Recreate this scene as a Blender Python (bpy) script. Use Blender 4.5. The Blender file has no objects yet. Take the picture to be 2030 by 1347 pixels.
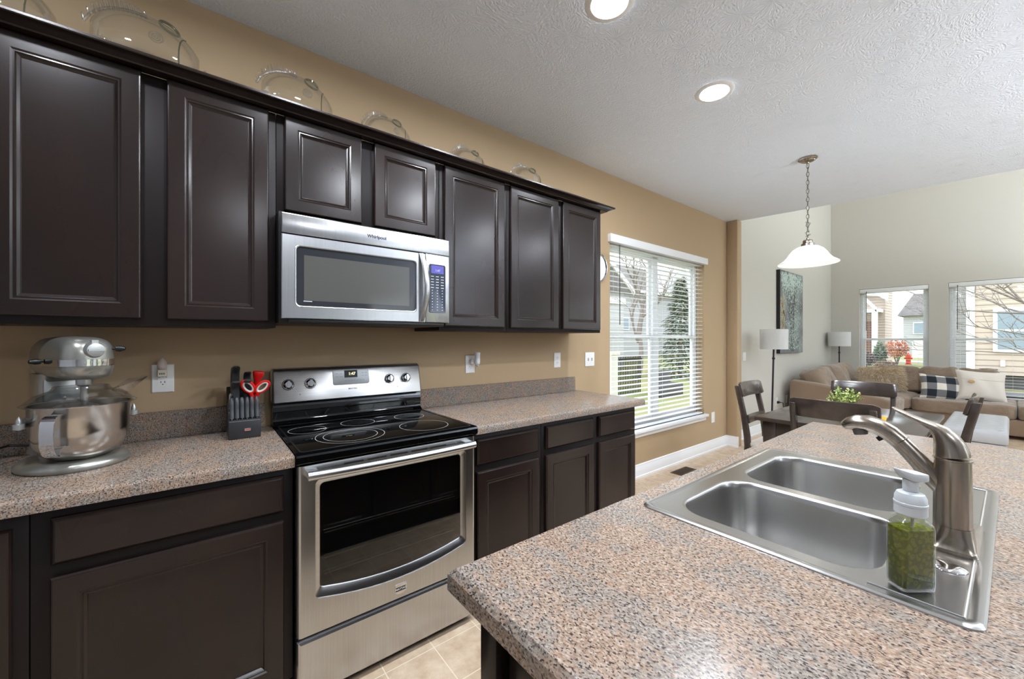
import bpy, bmesh, math, random
from mathutils import Vector, Matrix, Euler
S = bpy.context.scene
COL = S.collection
PI = math.pi
random.seed(7)
R = math.radians

# ------------------------------------------------------------------ camera, sky, exposure
cd = bpy.data.cameras.new('camera'); cam = bpy.data.objects.new('camera', cd); COL.objects.link(cam)
cam.location = (-.258, -2.226, 1.330); cam.rotation_euler = (R(90), 0, R(-38.1))
cd.sensor_width = 36; cd.sensor_fit = 'HORIZONTAL'; cd.lens = 779.08/2030*36; cd.clip_start = .01; cd.clip_end = 300
S.camera = cam
W = bpy.data.worlds.new('overcast_sky'); S.world = W; W.use_nodes = True
bg = W.node_tree.nodes['Background']; bg.inputs[0].default_value = (.86, .93, 1, 1); bg.inputs[1].default_value = SKY = 3.0
S.view_settings.view_transform = 'Standard'; S.view_settings.look = 'None'
S.view_settings.exposure = 0.24; S.view_settings.gamma = 1; S.view_settings.use_curve_mapping = False
LAMP = 370.0         # radiance of the recessed lamp lenses
cy = S.cycles
cy.use_denoising = True; cy.max_bounces = 10; cy.diffuse_bounces = 6; cy.glossy_bounces = 5; cy.transparent_max_bounces = 24
cy.transmission_bounces = 8; cy.sample_clamp_indirect = 6; cy.caustics_reflective = False; cy.caustics_refractive = False

# ------------------------------------------------------------------ materials
def lin(c): return tuple(((x/255)/12.92 if x/255 <= .04045 else ((x/255+.055)/1.055)**2.4) for x in c)
MATS = {}
def mat(name, c, rough=.5, metal=0, spec=.5, coat=0, trans=0, ior=1.45, emis=0, var=None, bump=None, stretch=None, ecol=None, alpha=1, sheen=0, aniso=0):
    m = bpy.data.materials.new(name); m.use_nodes = True; nt = m.node_tree; b = nt.nodes['Principled BSDF']; L = nt.links.new
    I = b.inputs; col = lin(c)+(1,)
    I['Base Color'].default_value = col; I['Roughness'].default_value = rough; I['Metallic'].default_value = metal
    I['Specular IOR Level'].default_value = spec; I['Coat Weight'].default_value = coat; I['Coat Roughness'].default_value = .15
    I['Transmission Weight'].default_value = trans; I['IOR'].default_value = ior; I['Sheen Weight'].default_value = sheen
    I['Alpha'].default_value = alpha
    if aniso: I['Anisotropic'].default_value = aniso
    if emis: I['Emission Strength'].default_value = emis; I['Emission Color'].default_value = lin(ecol or c)+(1,)
    tc = nt.nodes.new('ShaderNodeTexCoord'); vec = tc.outputs['Object']
    if stretch:
        mp = nt.nodes.new('ShaderNodeMapping'); mp.inputs['Scale'].default_value = stretch; L(vec, mp.inputs[0]); vec = mp.outputs[0]
    if var:                       # (scale, second colour)
        n = nt.nodes.new('ShaderNodeTexNoise'); n.inputs['Scale'].default_value = var[0]; n.inputs['Detail'].default_value = 4; L(vec, n.inputs['Vector'])
        r = nt.nodes.new('ShaderNodeValToRGB'); r.color_ramp.elements[0].position = .35; r.color_ramp.elements[1].position = .65
        r.color_ramp.elements[0].color = col; r.color_ramp.elements[1].color = lin(var[1])+(1,); L(n.outputs[0], r.inputs[0]); L(r.outputs[0], I['Base Color'])
    if bump:                      # (scale, strength, distance)
        n = nt.nodes.new('ShaderNodeTexNoise'); n.inputs['Scale'].default_value = bump[0]; n.inputs['Detail'].default_value = 3; L(vec, n.inputs['Vector'])
        bp = nt.nodes.new('ShaderNodeBump'); bp.inputs['Strength'].default_value = bump[1]; bp.inputs['Distance'].default_value = bump[2]
        L(n.outputs[0], bp.inputs['Height']); L(bp.outputs[0], I['Normal'])
    MATS[name] = m; return m

def thin_glass(name, tint=(1, 1, 1), k=1.0, rough=.02, cap=.35):
    m = bpy.data.materials.new(name); m.use_nodes = True; nt = m.node_tree; nt.nodes.clear(); L = nt.links.new
    o = nt.nodes.new('ShaderNodeOutputMaterial'); t = nt.nodes.new('ShaderNodeBsdfTransparent'); g = nt.nodes.new('ShaderNodeBsdfGlossy')
    t.inputs[0].default_value = tint+(1,); g.inputs['Roughness'].default_value = rough
    lw = nt.nodes.new('ShaderNodeFresnel'); lw.inputs[0].default_value = 1.45
    mu = nt.nodes.new('ShaderNodeMath'); mu.operation = 'MULTIPLY'; mu.inputs[1].default_value = k; mn = nt.nodes.new('ShaderNodeMath'); mn.operation = 'MINIMUM'; mn.inputs[1].default_value = cap
    mx = nt.nodes.new('ShaderNodeMixShader'); L(lw.outputs[0], mu.inputs[0]); L(mu.outputs[0], mn.inputs[0]); L(mn.outputs[0], mx.inputs[0]); L(t.outputs[0], mx.inputs[1]); L(g.outputs[0], mx.inputs[2]); L(mx.outputs[0], o.inputs[0])
    return m

def ramp(nt, stops):
    r = nt.nodes.new('ShaderNodeValToRGB'); e = r.color_ramp.elements
    while len(e) < len(stops): e.new(.5)
    for i, (p, c) in enumerate(stops): e[i].position = p; e[i].color = lin(c)+(1,)
    return r
def granite():
    m = mat('speckled_laminate', (170, 140, 125), .22, spec=.45); nt = m.node_tree; L = nt.links.new; b = nt.nodes['Principled BSDF']
    tc = nt.nodes.new('ShaderNodeTexCoord')
    mp = nt.nodes.new('ShaderNodeMapping'); mp.inputs['Rotation'].default_value = (0, 0, R(35)); mp.inputs['Scale'].default_value = (1, .6, 1); L(tc.outputs['Object'], mp.inputs[0])
    def noise(s, d, rough=.6):
        n = nt.nodes.new('ShaderNodeTexNoise'); n.inputs['Scale'].default_value = s; n.inputs['Detail'].default_value = d; n.inputs['Roughness'].default_value = rough; L(mp.outputs[0], n.inputs['Vector']); return n.outputs[0]
    def mix(f, a, c):
        x = nt.nodes.new('ShaderNodeMix'); x.data_type = 'RGBA'; L(f, x.inputs[0]); L(a, x.inputs[6]); L(c, x.inputs[7]); return x.outputs[2]
    def thr(o, lo, hi):
        r = nt.nodes.new('ShaderNodeMapRange'); r.inputs[1].default_value = lo; r.inputs[2].default_value = hi; L(o, r.inputs[0]); return r.outputs[0]
    warm = ramp(nt, [(.3, (104, 86, 71)), (.5, (143, 122, 105)), (.7, (171, 158, 146))]); L(noise(260, 3), warm.inputs[0])
    grey = ramp(nt, [(.3, (84, 77, 71)), (.5, (130, 120, 111)), (.7, (164, 156, 147))]); L(noise(230, 3), grey.inputs[0])
    base = mix(thr(noise(13, 5, .75), .45, .55), warm.outputs[0], grey.outputs[0])
    dk = ramp(nt, [(0, (35, 32, 34)), (1, (67, 58, 54))]); L(noise(60, 1), dk.inputs[0])
    c = mix(thr(noise(300, 2, .5), .55, .63), base, dk.outputs[0])
    orr = ramp(nt, [(0, (142, 104, 78)), (1, (138, 109, 86))]); L(noise(90, 1), orr.inputs[0])
    c = mix(thr(noise(80, 4, .75), .60, .68), c, orr.outputs[0])
    L(c, b.inputs['Base Color'])
    return m
def tile_floor():
    m = mat('beige_floor_tile', (205, 180, 150), .38); nt = m.node_tree; L = nt.links.new; b = nt.nodes['Principled BSDF']
    tc = nt.nodes.new('ShaderNodeTexCoord'); mp = nt.nodes.new('ShaderNodeMapping'); mp.inputs['Location'].default_value = (-.483+.0, .74, 0); L(tc.outputs['Object'], mp.inputs[0])
    br = nt.nodes.new('ShaderNodeTexBrick'); br.offset = 0; br.inputs['Scale'].default_value = 1; br.inputs['Brick Width'].default_value = .213; br.inputs['Row Height'].default_value = .213
    br.inputs['Mortar Size'].default_value = .0022; br.inputs['Mortar Smooth'].default_value = .1
    L(mp.outputs[0], br.inputs['Vector'])
    n = nt.nodes.new('ShaderNodeTexNoise'); n.inputs['Scale'].default_value = 11; n.inputs['Detail'].default_value = 6; n.inputs['Roughness'].default_value = .65; L(tc.outputs['Object'], n.inputs['Vector'])
    r = ramp(nt, [(.3, (176, 150, 124)), (.5, (198, 176, 150)), (.7, (214, 196, 172))]); L(n.outputs[0], r.inputs[0])
    L(r.outputs[0], br.inputs['Color1']); L(r.outputs[0], br.inputs['Color2']); br.inputs['Mortar'].default_value = lin((222, 208, 186))+(1,)
    L(br.outputs[0], b.inputs['Base Color'])
    return m
def stomped(name, c):
    m = mat(name, c, .85, spec=.2); nt = m.node_tree; L = nt.links.new; b = nt.nodes['Principled BSDF']
    tc = nt.nodes.new('ShaderNodeTexCoord')
    v = nt.nodes.new('ShaderNodeTexVoronoi'); v.inputs['Scale'].default_value = 4.2; L(tc.outputs['Object'], v.inputs['Vector'])
    su = nt.nodes.new('ShaderNodeVectorMath'); su.operation = 'SUBTRACT'; L(tc.outputs['Object'], su.inputs[0]); L(v.outputs['Position'], su.inputs[1])
    sp = nt.nodes.new('ShaderNodeSeparateXYZ'); L(su.outputs[0], sp.inputs[0])
    at = nt.nodes.new('ShaderNodeMath'); at.operation = 'ARCTAN2'; L(sp.outputs[1], at.inputs[0]); L(sp.outputs[0], at.inputs[1])
    ml = nt.nodes.new('ShaderNodeMath'); ml.operation = 'MULTIPLY'; ml.inputs[1].default_value = 7; L(at.outputs[0], ml.inputs[0])
    ds = nt.nodes.new('ShaderNodeMath'); ds.operation = 'MULTIPLY'; ds.inputs[1].default_value = 22; L(v.outputs['Distance'], ds.inputs[0])
    cb = nt.nodes.new('ShaderNodeCombineXYZ'); L(ml.outputs[0], cb.inputs[0]); L(ds.outputs[0], cb.inputs[1]); L(v.outputs['Color'], cb.inputs[2])
    n = nt.nodes.new('ShaderNodeTexNoise'); n.inputs['Scale'].default_value = 1.3; n.inputs['Detail'].default_value = 2; L(cb.outputs[0], n.inputs['Vector'])
    bp = nt.nodes.new('ShaderNodeBump'); bp.inputs['Strength'].default_value = .6; bp.inputs['Distance'].default_value = .009
    mr = nt.nodes.new('ShaderNodeMapRange'); mr.inputs[1].default_value = .03; mr.inputs[2].default_value = .3; L(v.outputs['Distance'], mr.inputs[0])
    mm = nt.nodes.new('ShaderNodeMath'); mm.operation = 'MULTIPLY'; L(n.outputs[0], mm.inputs[0]); L(mr.outputs[0], mm.inputs[1])
    L(mm.outputs[0], bp.inputs['Height']); L(bp.outputs[0], b.inputs['Normal'])
    return m
def plaid(name):
    m = mat(name, (230, 225, 215), .9); nt = m.node_tree; L = nt.links.new; b = nt.nodes['Principled BSDF']
    tc = nt.nodes.new('ShaderNodeTexCoord'); sp = nt.nodes.new('ShaderNodeSeparateXYZ'); L(tc.outputs['Object'], sp.inputs[0])
    outs = []
    for k, off in ((0, .105), (2, .055)):
        a = nt.nodes.new('ShaderNodeMath'); a.operation = 'ADD'; a.inputs[1].default_value = 2+off; L(sp.outputs[k], a.inputs[0])
        d = nt.nodes.new('ShaderNodeMath'); d.operation = 'DIVIDE'; d.inputs[1].default_value = .2; L(a.outputs[0], d.inputs[0])
        f = nt.nodes.new('ShaderNodeMath'); f.operation = 'FRACT'; L(d.outputs[0], f.inputs[0])
        g = nt.nodes.new('ShaderNodeMath'); g.operation = 'GREATER_THAN'; g.inputs[1].default_value = .5; L(f.outputs[0], g.inputs[0]); outs.append(g.outputs[0])
    s = nt.nodes.new('ShaderNodeMath'); s.operation = 'ADD'; L(outs[0], s.inputs[0]); L(outs[1], s.inputs[1])
    h = nt.nodes.new('ShaderNodeMath'); h.operation = 'MULTIPLY'; h.inputs[1].default_value = .5; L(s.outputs[0], h.inputs[0])
    r = ramp(nt, [(0, (226, 220, 208)), (.5, (116, 116, 118)), (1, (28, 34, 42))]); r.color_ramp.interpolation = 'CONSTANT'
    r.color_ramp.elements[1].position = .25; r.color_ramp.elements[2].position = .75
    L(h.outputs[0], r.inputs[0]); L(r.outputs[0], b.inputs['Base Color']); return m
def siding(name, c, c2, step):
    m = mat(name, c, .7); nt = m.node_tree; L = nt.links.new; b = nt.nodes['Principled BSDF']
    tc = nt.nodes.new('ShaderNodeTexCoord'); sp = nt.nodes.new('ShaderNodeSeparateXYZ'); L(tc.outputs['Object'], sp.inputs[0])
    d = nt.nodes.new('ShaderNodeMath'); d.operation = 'DIVIDE'; d.inputs[1].default_value = step; L(sp.outputs[2], d.inputs[0])
    f = nt.nodes.new('ShaderNodeMath'); f.operation = 'FRACT'; L(d.outputs[0], f.inputs[0])
    r = ramp(nt, [(0, c2), (.14, c2), (.2, c)]); L(f.outputs[0], r.inputs[0]); L(r.outputs[0], b.inputs['Base Color']); return m
def painting_mat():
    m = mat('painted_canvas', (110, 115, 115), .6); nt = m.node_tree; L = nt.links.new; b = nt.nodes['Principled BSDF']
    tc = nt.nodes.new('ShaderNodeTexCoord')
    n = nt.nodes.new('ShaderNodeTexNoise'); n.inputs['Scale'].default_value = 2.2; n.inputs['Detail'].default_value = 6; L(tc.outputs['Object'], n.inputs['Vector'])
    r = ramp(nt, [(.3, (72, 72, 76)), (.48, (112, 116, 116)), (.6, (140, 152, 148)), (.75, (92, 92, 94))]); L(n.outputs[0], r.inputs[0]); L(r.outputs[0], b.inputs['Base Color']); return m

tan = mat('tan_wall_paint', (176, 153, 122), .75, spec=.25, bump=(140, .12, .002))
greyw = mat('grey_wall_paint', (200, 197, 188), .8, spec=.2, bump=(140, .1, .002))
rearw = mat('mid_grey_wall_paint', (150, 152, 156), .8, spec=.2)
whitew = mat('white_gloss_paint', (236, 237, 238), .4)
ceilm = stomped('stomped_ceiling_plaster', (228, 235, 245))
ceilp = mat('plain_ceiling_paint', (232, 232, 232), .9)
tile = tile_floor()
esp = mat('espresso_wood', (28, 21, 19), .22, spec=.44, var=(4, (36, 26, 23)), stretch=(1, 1, .35))
esp_in = mat('dark_cabinet_frame', (22, 16, 16), .4, spec=.28)
lam = granite()
steel = mat('brushed_steel', (192, 192, 191), .27, 1, stretch=(1, 1, 60), var=(9, (180, 180, 179)), aniso=.5)
steelv = mat('brushed_steel_panel', (190, 191, 192), .25, 1, stretch=(90, 1, 1), var=(4, (182, 183, 184)), aniso=.4)
steelh = mat('brushed_steel_appliance', (194, 194, 194), .3, 1, stretch=(1.5, 1, 90), var=(4, (182, 182, 182)))
sinkm = mat('satin_sink_steel', (188, 187, 185), .25, 1)
nickel = mat('brushed_nickel', (172, 162, 150), .24, 1, stretch=(20, 20, 1), var=(8, (154, 144, 132)))
chrome = mat('chrome', (220, 220, 222), .06, 1)
blackgl = mat('black_ceramic_glass', (5, 6, 7), .04, spec=.6)
blackpl = mat('black_plastic', (16, 17, 18), .38)
blackmt = mat('satin_black_metal', (24, 24, 25), .45)
ovengl = mat('dark_oven_glass', (9, 9, 9), .05, spec=.55)
mwgl = mat('microwave_door_glass', (40, 42, 46), .07, spec=.6)
mwin = mat('microwave_screen', (76, 76, 72), .12, spec=.6)
whitepl = mat('white_plastic', (236, 236, 234), .35)
almond = mat('almond_plastic', (226, 218, 198), .4)
greyprint = mat('grey_print', (96, 96, 98), .6)
blackprint = mat('black_print', (20, 20, 20), .6)
whiteprint = mat('white_print', (210, 212, 214), .5)
darkslot = mat('dark_slot', (24, 22, 20), .8)
pewter = mat('pewter_enamel', (160, 160, 153), .28, .75, coat=.4)
castm = mat('cast_aluminium', (176, 178, 176), .35, .8)
clear = thin_glass('clear_glass', (.975, .98, .975), 1.6, cap=.4)
clearfin = thin_glass('ribbed_clear_glass', (.93, .94, .93), 3.5, .08, cap=.6)
clearrim = thin_glass('thick_glass_rim', (.60, .68, .66), 2.2)
pane = thin_glass('window_glass', (.97, .985, .98), .6)
plastglass = thin_glass('clear_plastic', (.95, .957, .965), 2.6, .06, cap=.5)
lampem = mat('lit_lamp_lens', (255, 252, 246), .5, emis=LAMP, ecol=(240, 246, 255))
red = mat('red_plastic', (214, 22, 20), .3)
darkwood = mat('dark_oak_finish', (72, 62, 56), .17, spec=.7, var=(14, (58, 50, 46)), stretch=(1, .12, 1))
microf = mat('taupe_microfibre', (150, 132, 114), .9, spec=.1, sheen=.35, var=(3, (132, 115, 99)), bump=(7, .7, .05))
microd = mat('tan_microfibre_base', (146, 124, 104), .9, spec=.1, sheen=.3, var=(2.5, (132, 112, 95)))
furm = mat('shaggy_taupe_fur', (236, 220, 194), .9, var=(40, (198, 178, 150)))
linen = mat('off_white_linen', (218, 210, 200), .95, bump=(160, .2, .002))
leatherw = mat('pale_grey_leather', (178, 179, 180), .45)
shadem = mat('white_linen_shade', (250, 250, 248), .9)
leafm = mat('leaf_green', (110, 150, 84), .5, var=(26, (220, 226, 140)))
lawnm = mat('winter_lawn', (126, 136, 80), .95, var=(.35, (152, 144, 98)))
barkm = mat('bare_bark', (140, 130, 126), .9)
evergm = mat('evergreen_needles', (92, 108, 90), .9, var=(3, (138, 150, 126)))
sid_b = siding('beige_siding', (206, 188, 174), (150, 136, 126), .19)
sid_g = siding('grey_siding', (176, 176, 180), (138, 138, 142), .19)
sid_w = siding('white_siding', (190, 190, 192), (160, 160, 164), .2)
roofm = mat('grey_shingle', (122, 116, 115), .95, var=(1.5, (104, 100, 100)))
concrete = mat('concrete', (170, 166, 160), .9)
winext = mat('outside_window_glass', (150, 165, 178), .1, spec=.7)

# ------------------------------------------------------------------ mesh builder
OFF = {}
class MB:
    def __init__(s): s.v = []; s.f = []; s.m = []
    def mark(s): return len(s.v)
    def add(s, vs, fs, mi=0):
        n = len(s.v); s.v += [Vector(x) for x in vs]
        for f in fs: s.f.append([n+i for i in f]); s.m.append(mi)
        return s
    def box(s, x0, x1, y0, y1, z0, z1, mi=0):
        return s.add([(x0,y0,z0),(x1,y0,z0),(x1,y1,z0),(x0,y1,z0),(x0,y0,z1),(x1,y0,z1),(x1,y1,z1),(x0,y1,z1)],
                     [(0,3,2,1),(4,5,6,7),(0,1,5,4),(1,2,6,5),(2,3,7,6),(3,0,4,7)], mi)
    def rings(s, rs, cap0=True, cap1=True, mi=0, closed=False):
        n = len(rs[0]); vs = [p for r in rs for p in r]; fs = []
        m = len(rs)
        for i in range(m if closed else m-1):
            j = (i+1) % m
            for k in range(n): fs.append((i*n+k, i*n+(k+1) % n, j*n+(k+1) % n, j*n+k))
        if not closed:
            if cap0: fs.append(tuple(range(n))[::-1])
            if cap1: fs.append(tuple((m-1)*n+k for k in range(n)))
        return s.add(vs, fs, mi)
    def tube(s, pts, r, n=10, mi=0, closed=False, sx=1.0, up=None):
        pts = [Vector(p) for p in pts]; m = len(pts); rr = r if isinstance(r, (list, tuple)) else [r]*m; rs = []; u = None
        for i, p in enumerate(pts):
            a = pts[i-1] if (i > 0 or closed) else p; b = pts[(i+1) % m] if (i < m-1 or closed) else p
            t = (b-a).normalized()
            if u is None:
                u = Vector(up) if up else (Vector((0,0,1)) if abs(t.z) < .9 else Vector((1,0,0)))
            u = (u - t*u.dot(t)).normalized(); w = t.cross(u)
            rs.append([p + (u*math.cos(2*PI*k/n) + w*math.sin(2*PI*k/n)*sx)*rr[i] for k in range(n)])
        return s.rings(rs, closed=closed, mi=mi)
    def lathe(s, prof, n=24, c=(0,0,0), sx=1, sy=1, mi=0, cap0=True, cap1=True):
        rs = [[(c[0]+r*sx*math.cos(2*PI*k/n), c[1]+r*sy*math.sin(2*PI*k/n), c[2]+z) for k in range(n)] for r, z in prof]
        return s.rings(rs, mi=mi, cap0=cap0, cap1=cap1)
    def prism(s, poly, axis, a, b, mi=0):
        # poly of (p,q): axis x -> (y,z); y -> (x,z); z -> (x,y)
        f = {'x': lambda p, q, t: (t, p, q), 'y': lambda p, q, t: (p, t, q), 'z': lambda p, q, t: (p, q, t)}[axis]
        return s.rings([[f(p, q, a) for p, q in poly], [f(p, q, b) for p, q in poly]], mi=mi)
    def ell(s, c, rx, ry, rz, n=20, m=12, e=1.0, mi=0):
        pw = lambda t: math.copysign(abs(t)**e, t)
        rs = []
        for i in range(1, m):
            th = -PI/2+PI*i/m
            rs.append([(c[0]+rx*pw(math.cos(th))*pw(math.cos(2*PI*k/n)), c[1]+ry*pw(math.cos(th))*pw(math.sin(2*PI*k/n)), c[2]+rz*pw(math.sin(th))) for k in range(n)])
        return s.rings(rs, mi=mi)
    def xf(s, M, since=0):
        for i in range(since, len(s.v)): s.v[i] = M @ s.v[i]
        return s
    def noise(s, amp, freq, since=0):
        from mathutils import noise
        for i in range(since, len(s.v)):
            s.v[i] = s.v[i] + noise.noise_vector(s.v[i]*freq)*amp
        return s
    def build(s, name, ms, parent=None, smooth=True, bevel=0, ang=40, sub=0, label=None, seg=2):
        ms = ms if isinstance(ms, (list, tuple)) else [ms]
        me = bpy.data.meshes.new(name); o = bpy.data.objects.new(name, me); COL.objects.link(o)
        if parent is not None: off = OFF[parent.name]; o.parent = parent
        else:
            xs = [v.x for v in s.v]; ys = [v.y for v in s.v]; zs = [v.z for v in s.v]
            off = Vector(((min(xs)+max(xs))/2, (min(ys)+max(ys))/2, min(zs))); o.location = off
        OFF[o.name] = off.copy()
        bm = bmesh.new(); vs = [bm.verts.new(v-off) for v in s.v]
        for f, mi in zip(s.f, s.m):
            try: bm.faces.new([vs[i] for i in f]).material_index = mi
            except ValueError: pass
        bmesh.ops.recalc_face_normals(bm, faces=bm.faces)
        if bevel:
            ed = [e for e in bm.edges if len(e.link_faces) == 2 and e.calc_face_angle(0) > R(30)]
            bmesh.ops.bevel(bm, geom=ed, offset=bevel, segments=seg, profile=.5, affect='EDGES', clamp_overlap=True)
        bm.to_mesh(me); bm.free()
        for m in ms: me.materials.append(m)
        if smooth:
            for p in me.polygons: p.use_smooth = True
            me.set_sharp_from_angle(angle=R(ang))
        if sub:
            md = o.modifiers.new('subdivision', 'SUBSURF'); md.levels = sub; md.render_levels = sub
        if label: o['label'] = label
        return o
def tag(o, label, cat, group=None):
    o['label'] = label; o['category'] = cat
    if group: o['group'] = group
    return o
def struct(o, label=None):
    o['kind'] = 'structure'
    if label: o['label'] = label
    return o
def thing(name, label, cat, loc=(0,0,0), group=None):
    o = bpy.data.objects.new(name, None); COL.objects.link(o); o.empty_display_size = .05
    o.location = loc; OFF[o.name] = Vector(loc); return tag(o, label, cat, group)
def dup(root, label=None, loc=None, rz=None):
    r = root.copy(); COL.objects.link(r)
    if label: r['label'] = label
    if loc is not None: r.location = loc
    if rz is not None: r.rotation_euler = (0, 0, rz)
    for ch in list(root.children):
        c = ch.copy(); COL.objects.link(c); c.parent = r
        for g in ch.children:
            d = g.copy(); COL.objects.link(d); d.parent = c
    return r
def box(name, m, x0, x1, y0, y1, z0, z1, parent=None, bevel=0, smooth=True, label=None):
    return MB().box(x0, x1, y0, y1, z0, z1).build(name, m, parent, bevel=bevel, smooth=smooth, label=label)
def text(s, size, M, m, name, parent, extrude=.0003, bold=0):
    c = bpy.data.curves.new('t', 'FONT'); c.body = s; c.size = size; c.align_x = 'CENTER'; c.align_y = 'CENTER'; c.extrude = extrude; c.offset = bold
    t = bpy.data.objects.new('t', c); COL.objects.link(t)
    dg = bpy.context.evaluated_depsgraph_get(); me = bpy.data.meshes.new_from_object(t.evaluated_get(dg))
    bpy.data.objects.remove(t); bpy.data.curves.remove(c)
    off = OFF[parent.name]
    me.transform(Matrix.Translation(-off) @ M)
    me.materials.clear(); me.materials.append(m)
    o = bpy.data.objects.new(name, me); COL.objects.link(o); o.parent = parent; OFF[o.name] = off.copy(); return o
def face_y(x, y, z, rx=90): return Matrix.Translation((x, y, z)) @ Euler((R(rx), 0, 0)).to_matrix().to_4x4()
def rr(cx, cy, hx, hy, r, n=6):
    """rounded rectangle loop (x,y)"""
    out = []
    for sx, sy, a0 in ((1, 1, 0), (-1, 1, 90), (-1, -1, 180), (1, -1, 270)):
        for k in range(n+1):
            a = R(a0+90*k/n); out.append((cx+sx*(hx-r)+r*math.cos(a), cy+sy*(hy-r)+r*math.sin(a)))
    return out
def rect_hole(loops_outer, holes, z):
    """flat face with holes -> (verts, faces)"""
    bm = bmesh.new(); edges = []
    for lp in [loops_outer]+holes:
        vs = [bm.verts.new((p[0], p[1], z)) for p in lp]
        edges += [bm.edges.new((vs[i], vs[(i+1) % len(vs)])) for i in range(len(vs))]
    bmesh.ops.triangle_fill(bm, use_beauty=True, edges=edges)
    bm.verts.index_update(); v = [x.co.copy() for x in bm.verts]; f = [[q.index for q in p.verts] for p in bm.faces]; bm.free(); return v, f
torchfillm = mat('fill_torchiere_bulb', (255, 252, 246), .5, emis=2500, ecol=(240, 246, 255))  # glow for the added out-of-view uplights
# ------------------------------------------------------------------ room shell
CZ = 2.81            # kitchen and dining ceiling
HZ = 5.2             # living room ceiling
XW = 4.914           # wing wall
XF = 9.5             # far wall
YR = -5.0            # rear wall (behind the photographer)
XL = -1.75
def wall_holes(name, m, axis, t0, t1, a0, a1, z0, z1, holes):
    """wall slab with rectangular holes; axis 'y' = slab between y=t0 and t1 running along x"""
    b = MB(); cuts = sorted(set([a0, a1]+[h[0] for h in holes]+[h[1] for h in holes]))
    for i in range(len(cuts)-1):
        c0, c1 = cuts[i], cuts[i+1]; zs = [(z0, z1)]
        for h in holes:
            if h[0] <= c0 and h[1] >= c1:
                nz = []
                for q0, q1 in zs:
                    if h[2] > q0: nz.append((q0, min(h[2], q1)))
                    if h[3] < q1: nz.append((max(h[3], q0), q1))
                zs = nz
        for q0, q1 in zs:
            if axis == 'y': b.box(c0, c1, t0, t1, q0, q1)
            else: b.box(t0, t1, c0, c1, q0, q1)
    return struct(b.build(name, m, smooth=False))
floor = struct(box('floor', tile, XL-.2, XF+.2, YR-.2, .2, -.12, 0, smooth=False))
KW = (2.60, 4.335, .465, 2.235)          # kitchen window opening x0 x1 z0 z1
wall_holes('wall_back', tan, 'y', 0, .16, XL-.2, 5.04, 0, CZ+.3, [KW])
struct(box('wall_return', tan, XW, 5.04, -.13, -.0005, 0, CZ, bevel=.012))
FL = (-1.335, -.43, .43, 2.275); FR = (-3.42, -1.56, .43, 2.275)
wall_holes('wall_living', greyw, 'y', -.0005, .16, 5.04, XF+.2, 0, HZ, [])
wall_holes('wall_far', greyw, 'x', XF, XF+.16, YR-.2, -.0005, 0, HZ, [FL, FR])
wall_holes('wall_rear', rearw, 'y', YR-.16, YR, XL-.2, XF+.2, 0, HZ, [(1.85, 2.75, .06, 2.05), (3.7, 5.0, .9, 2.1), (5.9, 9.2, .4, 2.3), (5.9, 9.2, 2.7, 4.7)])
wall_holes('wall_left', rearw, 'x', XL-.16, XL, YR, 0, 0, CZ+.3, [])
c = MB(); c.prism([(XL-.2, .15), (4.985, .15), (4.99, -.02), (5.20, -1.287), (5.325, -2.283), (5.62, YR), (XL-.2, YR)], 'z', CZ, CZ+.28)
struct(c.build('ceiling', ceilm, smooth=False))
c = MB(); c.prism([(4.985, .15), (4.99, -.02), (5.20, -1.287), (5.325, -2.283), (5.62, YR), (5.30, YR), (4.75, .15)], 'z', CZ+.28, HZ)
struct(c.build('wall_upper_landing', greyw, smooth=False))
struct(box('ceiling_living', ceilp, 4.6, XF+.2, YR-.2, .2, HZ, HZ+.12, smooth=False))
def baseboard(name, pts, h=.13, t=.014):
    b = MB()
    for (x0, y0), (x1, y1) in zip(pts, pts[1:]):
        d = Vector((x1-x0, y1-y0, 0)).normalized(); n = Vector((d.y, -d.x, 0))
        prof = [(0, 0), (t+.008, 0), (t+.008, .018), (t, .024), (t, h-.03), (t-.006, h-.022), (t-.006, h-.008), (0, h)]
        b.rings([[Vector((x0, y0, 0))-d*0+n*p+Vector((0,0,q)) for p, q in prof], [Vector((x1, y1, 0))+d*t+n*p+Vector((0,0,q)) for p, q in prof]])
    return struct(b.build(name, whitew))
baseboard('baseboard_back', [(2.15, 0), (XW-.02, 0)])
baseboard('baseboard_return', [(XW, 0), (XW, -.13)])
baseboard('baseboard_living', [(5.04, 0), (XF, 0)])
baseboard('baseboard_far', [(XF, 0), (XF, YR)])

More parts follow.
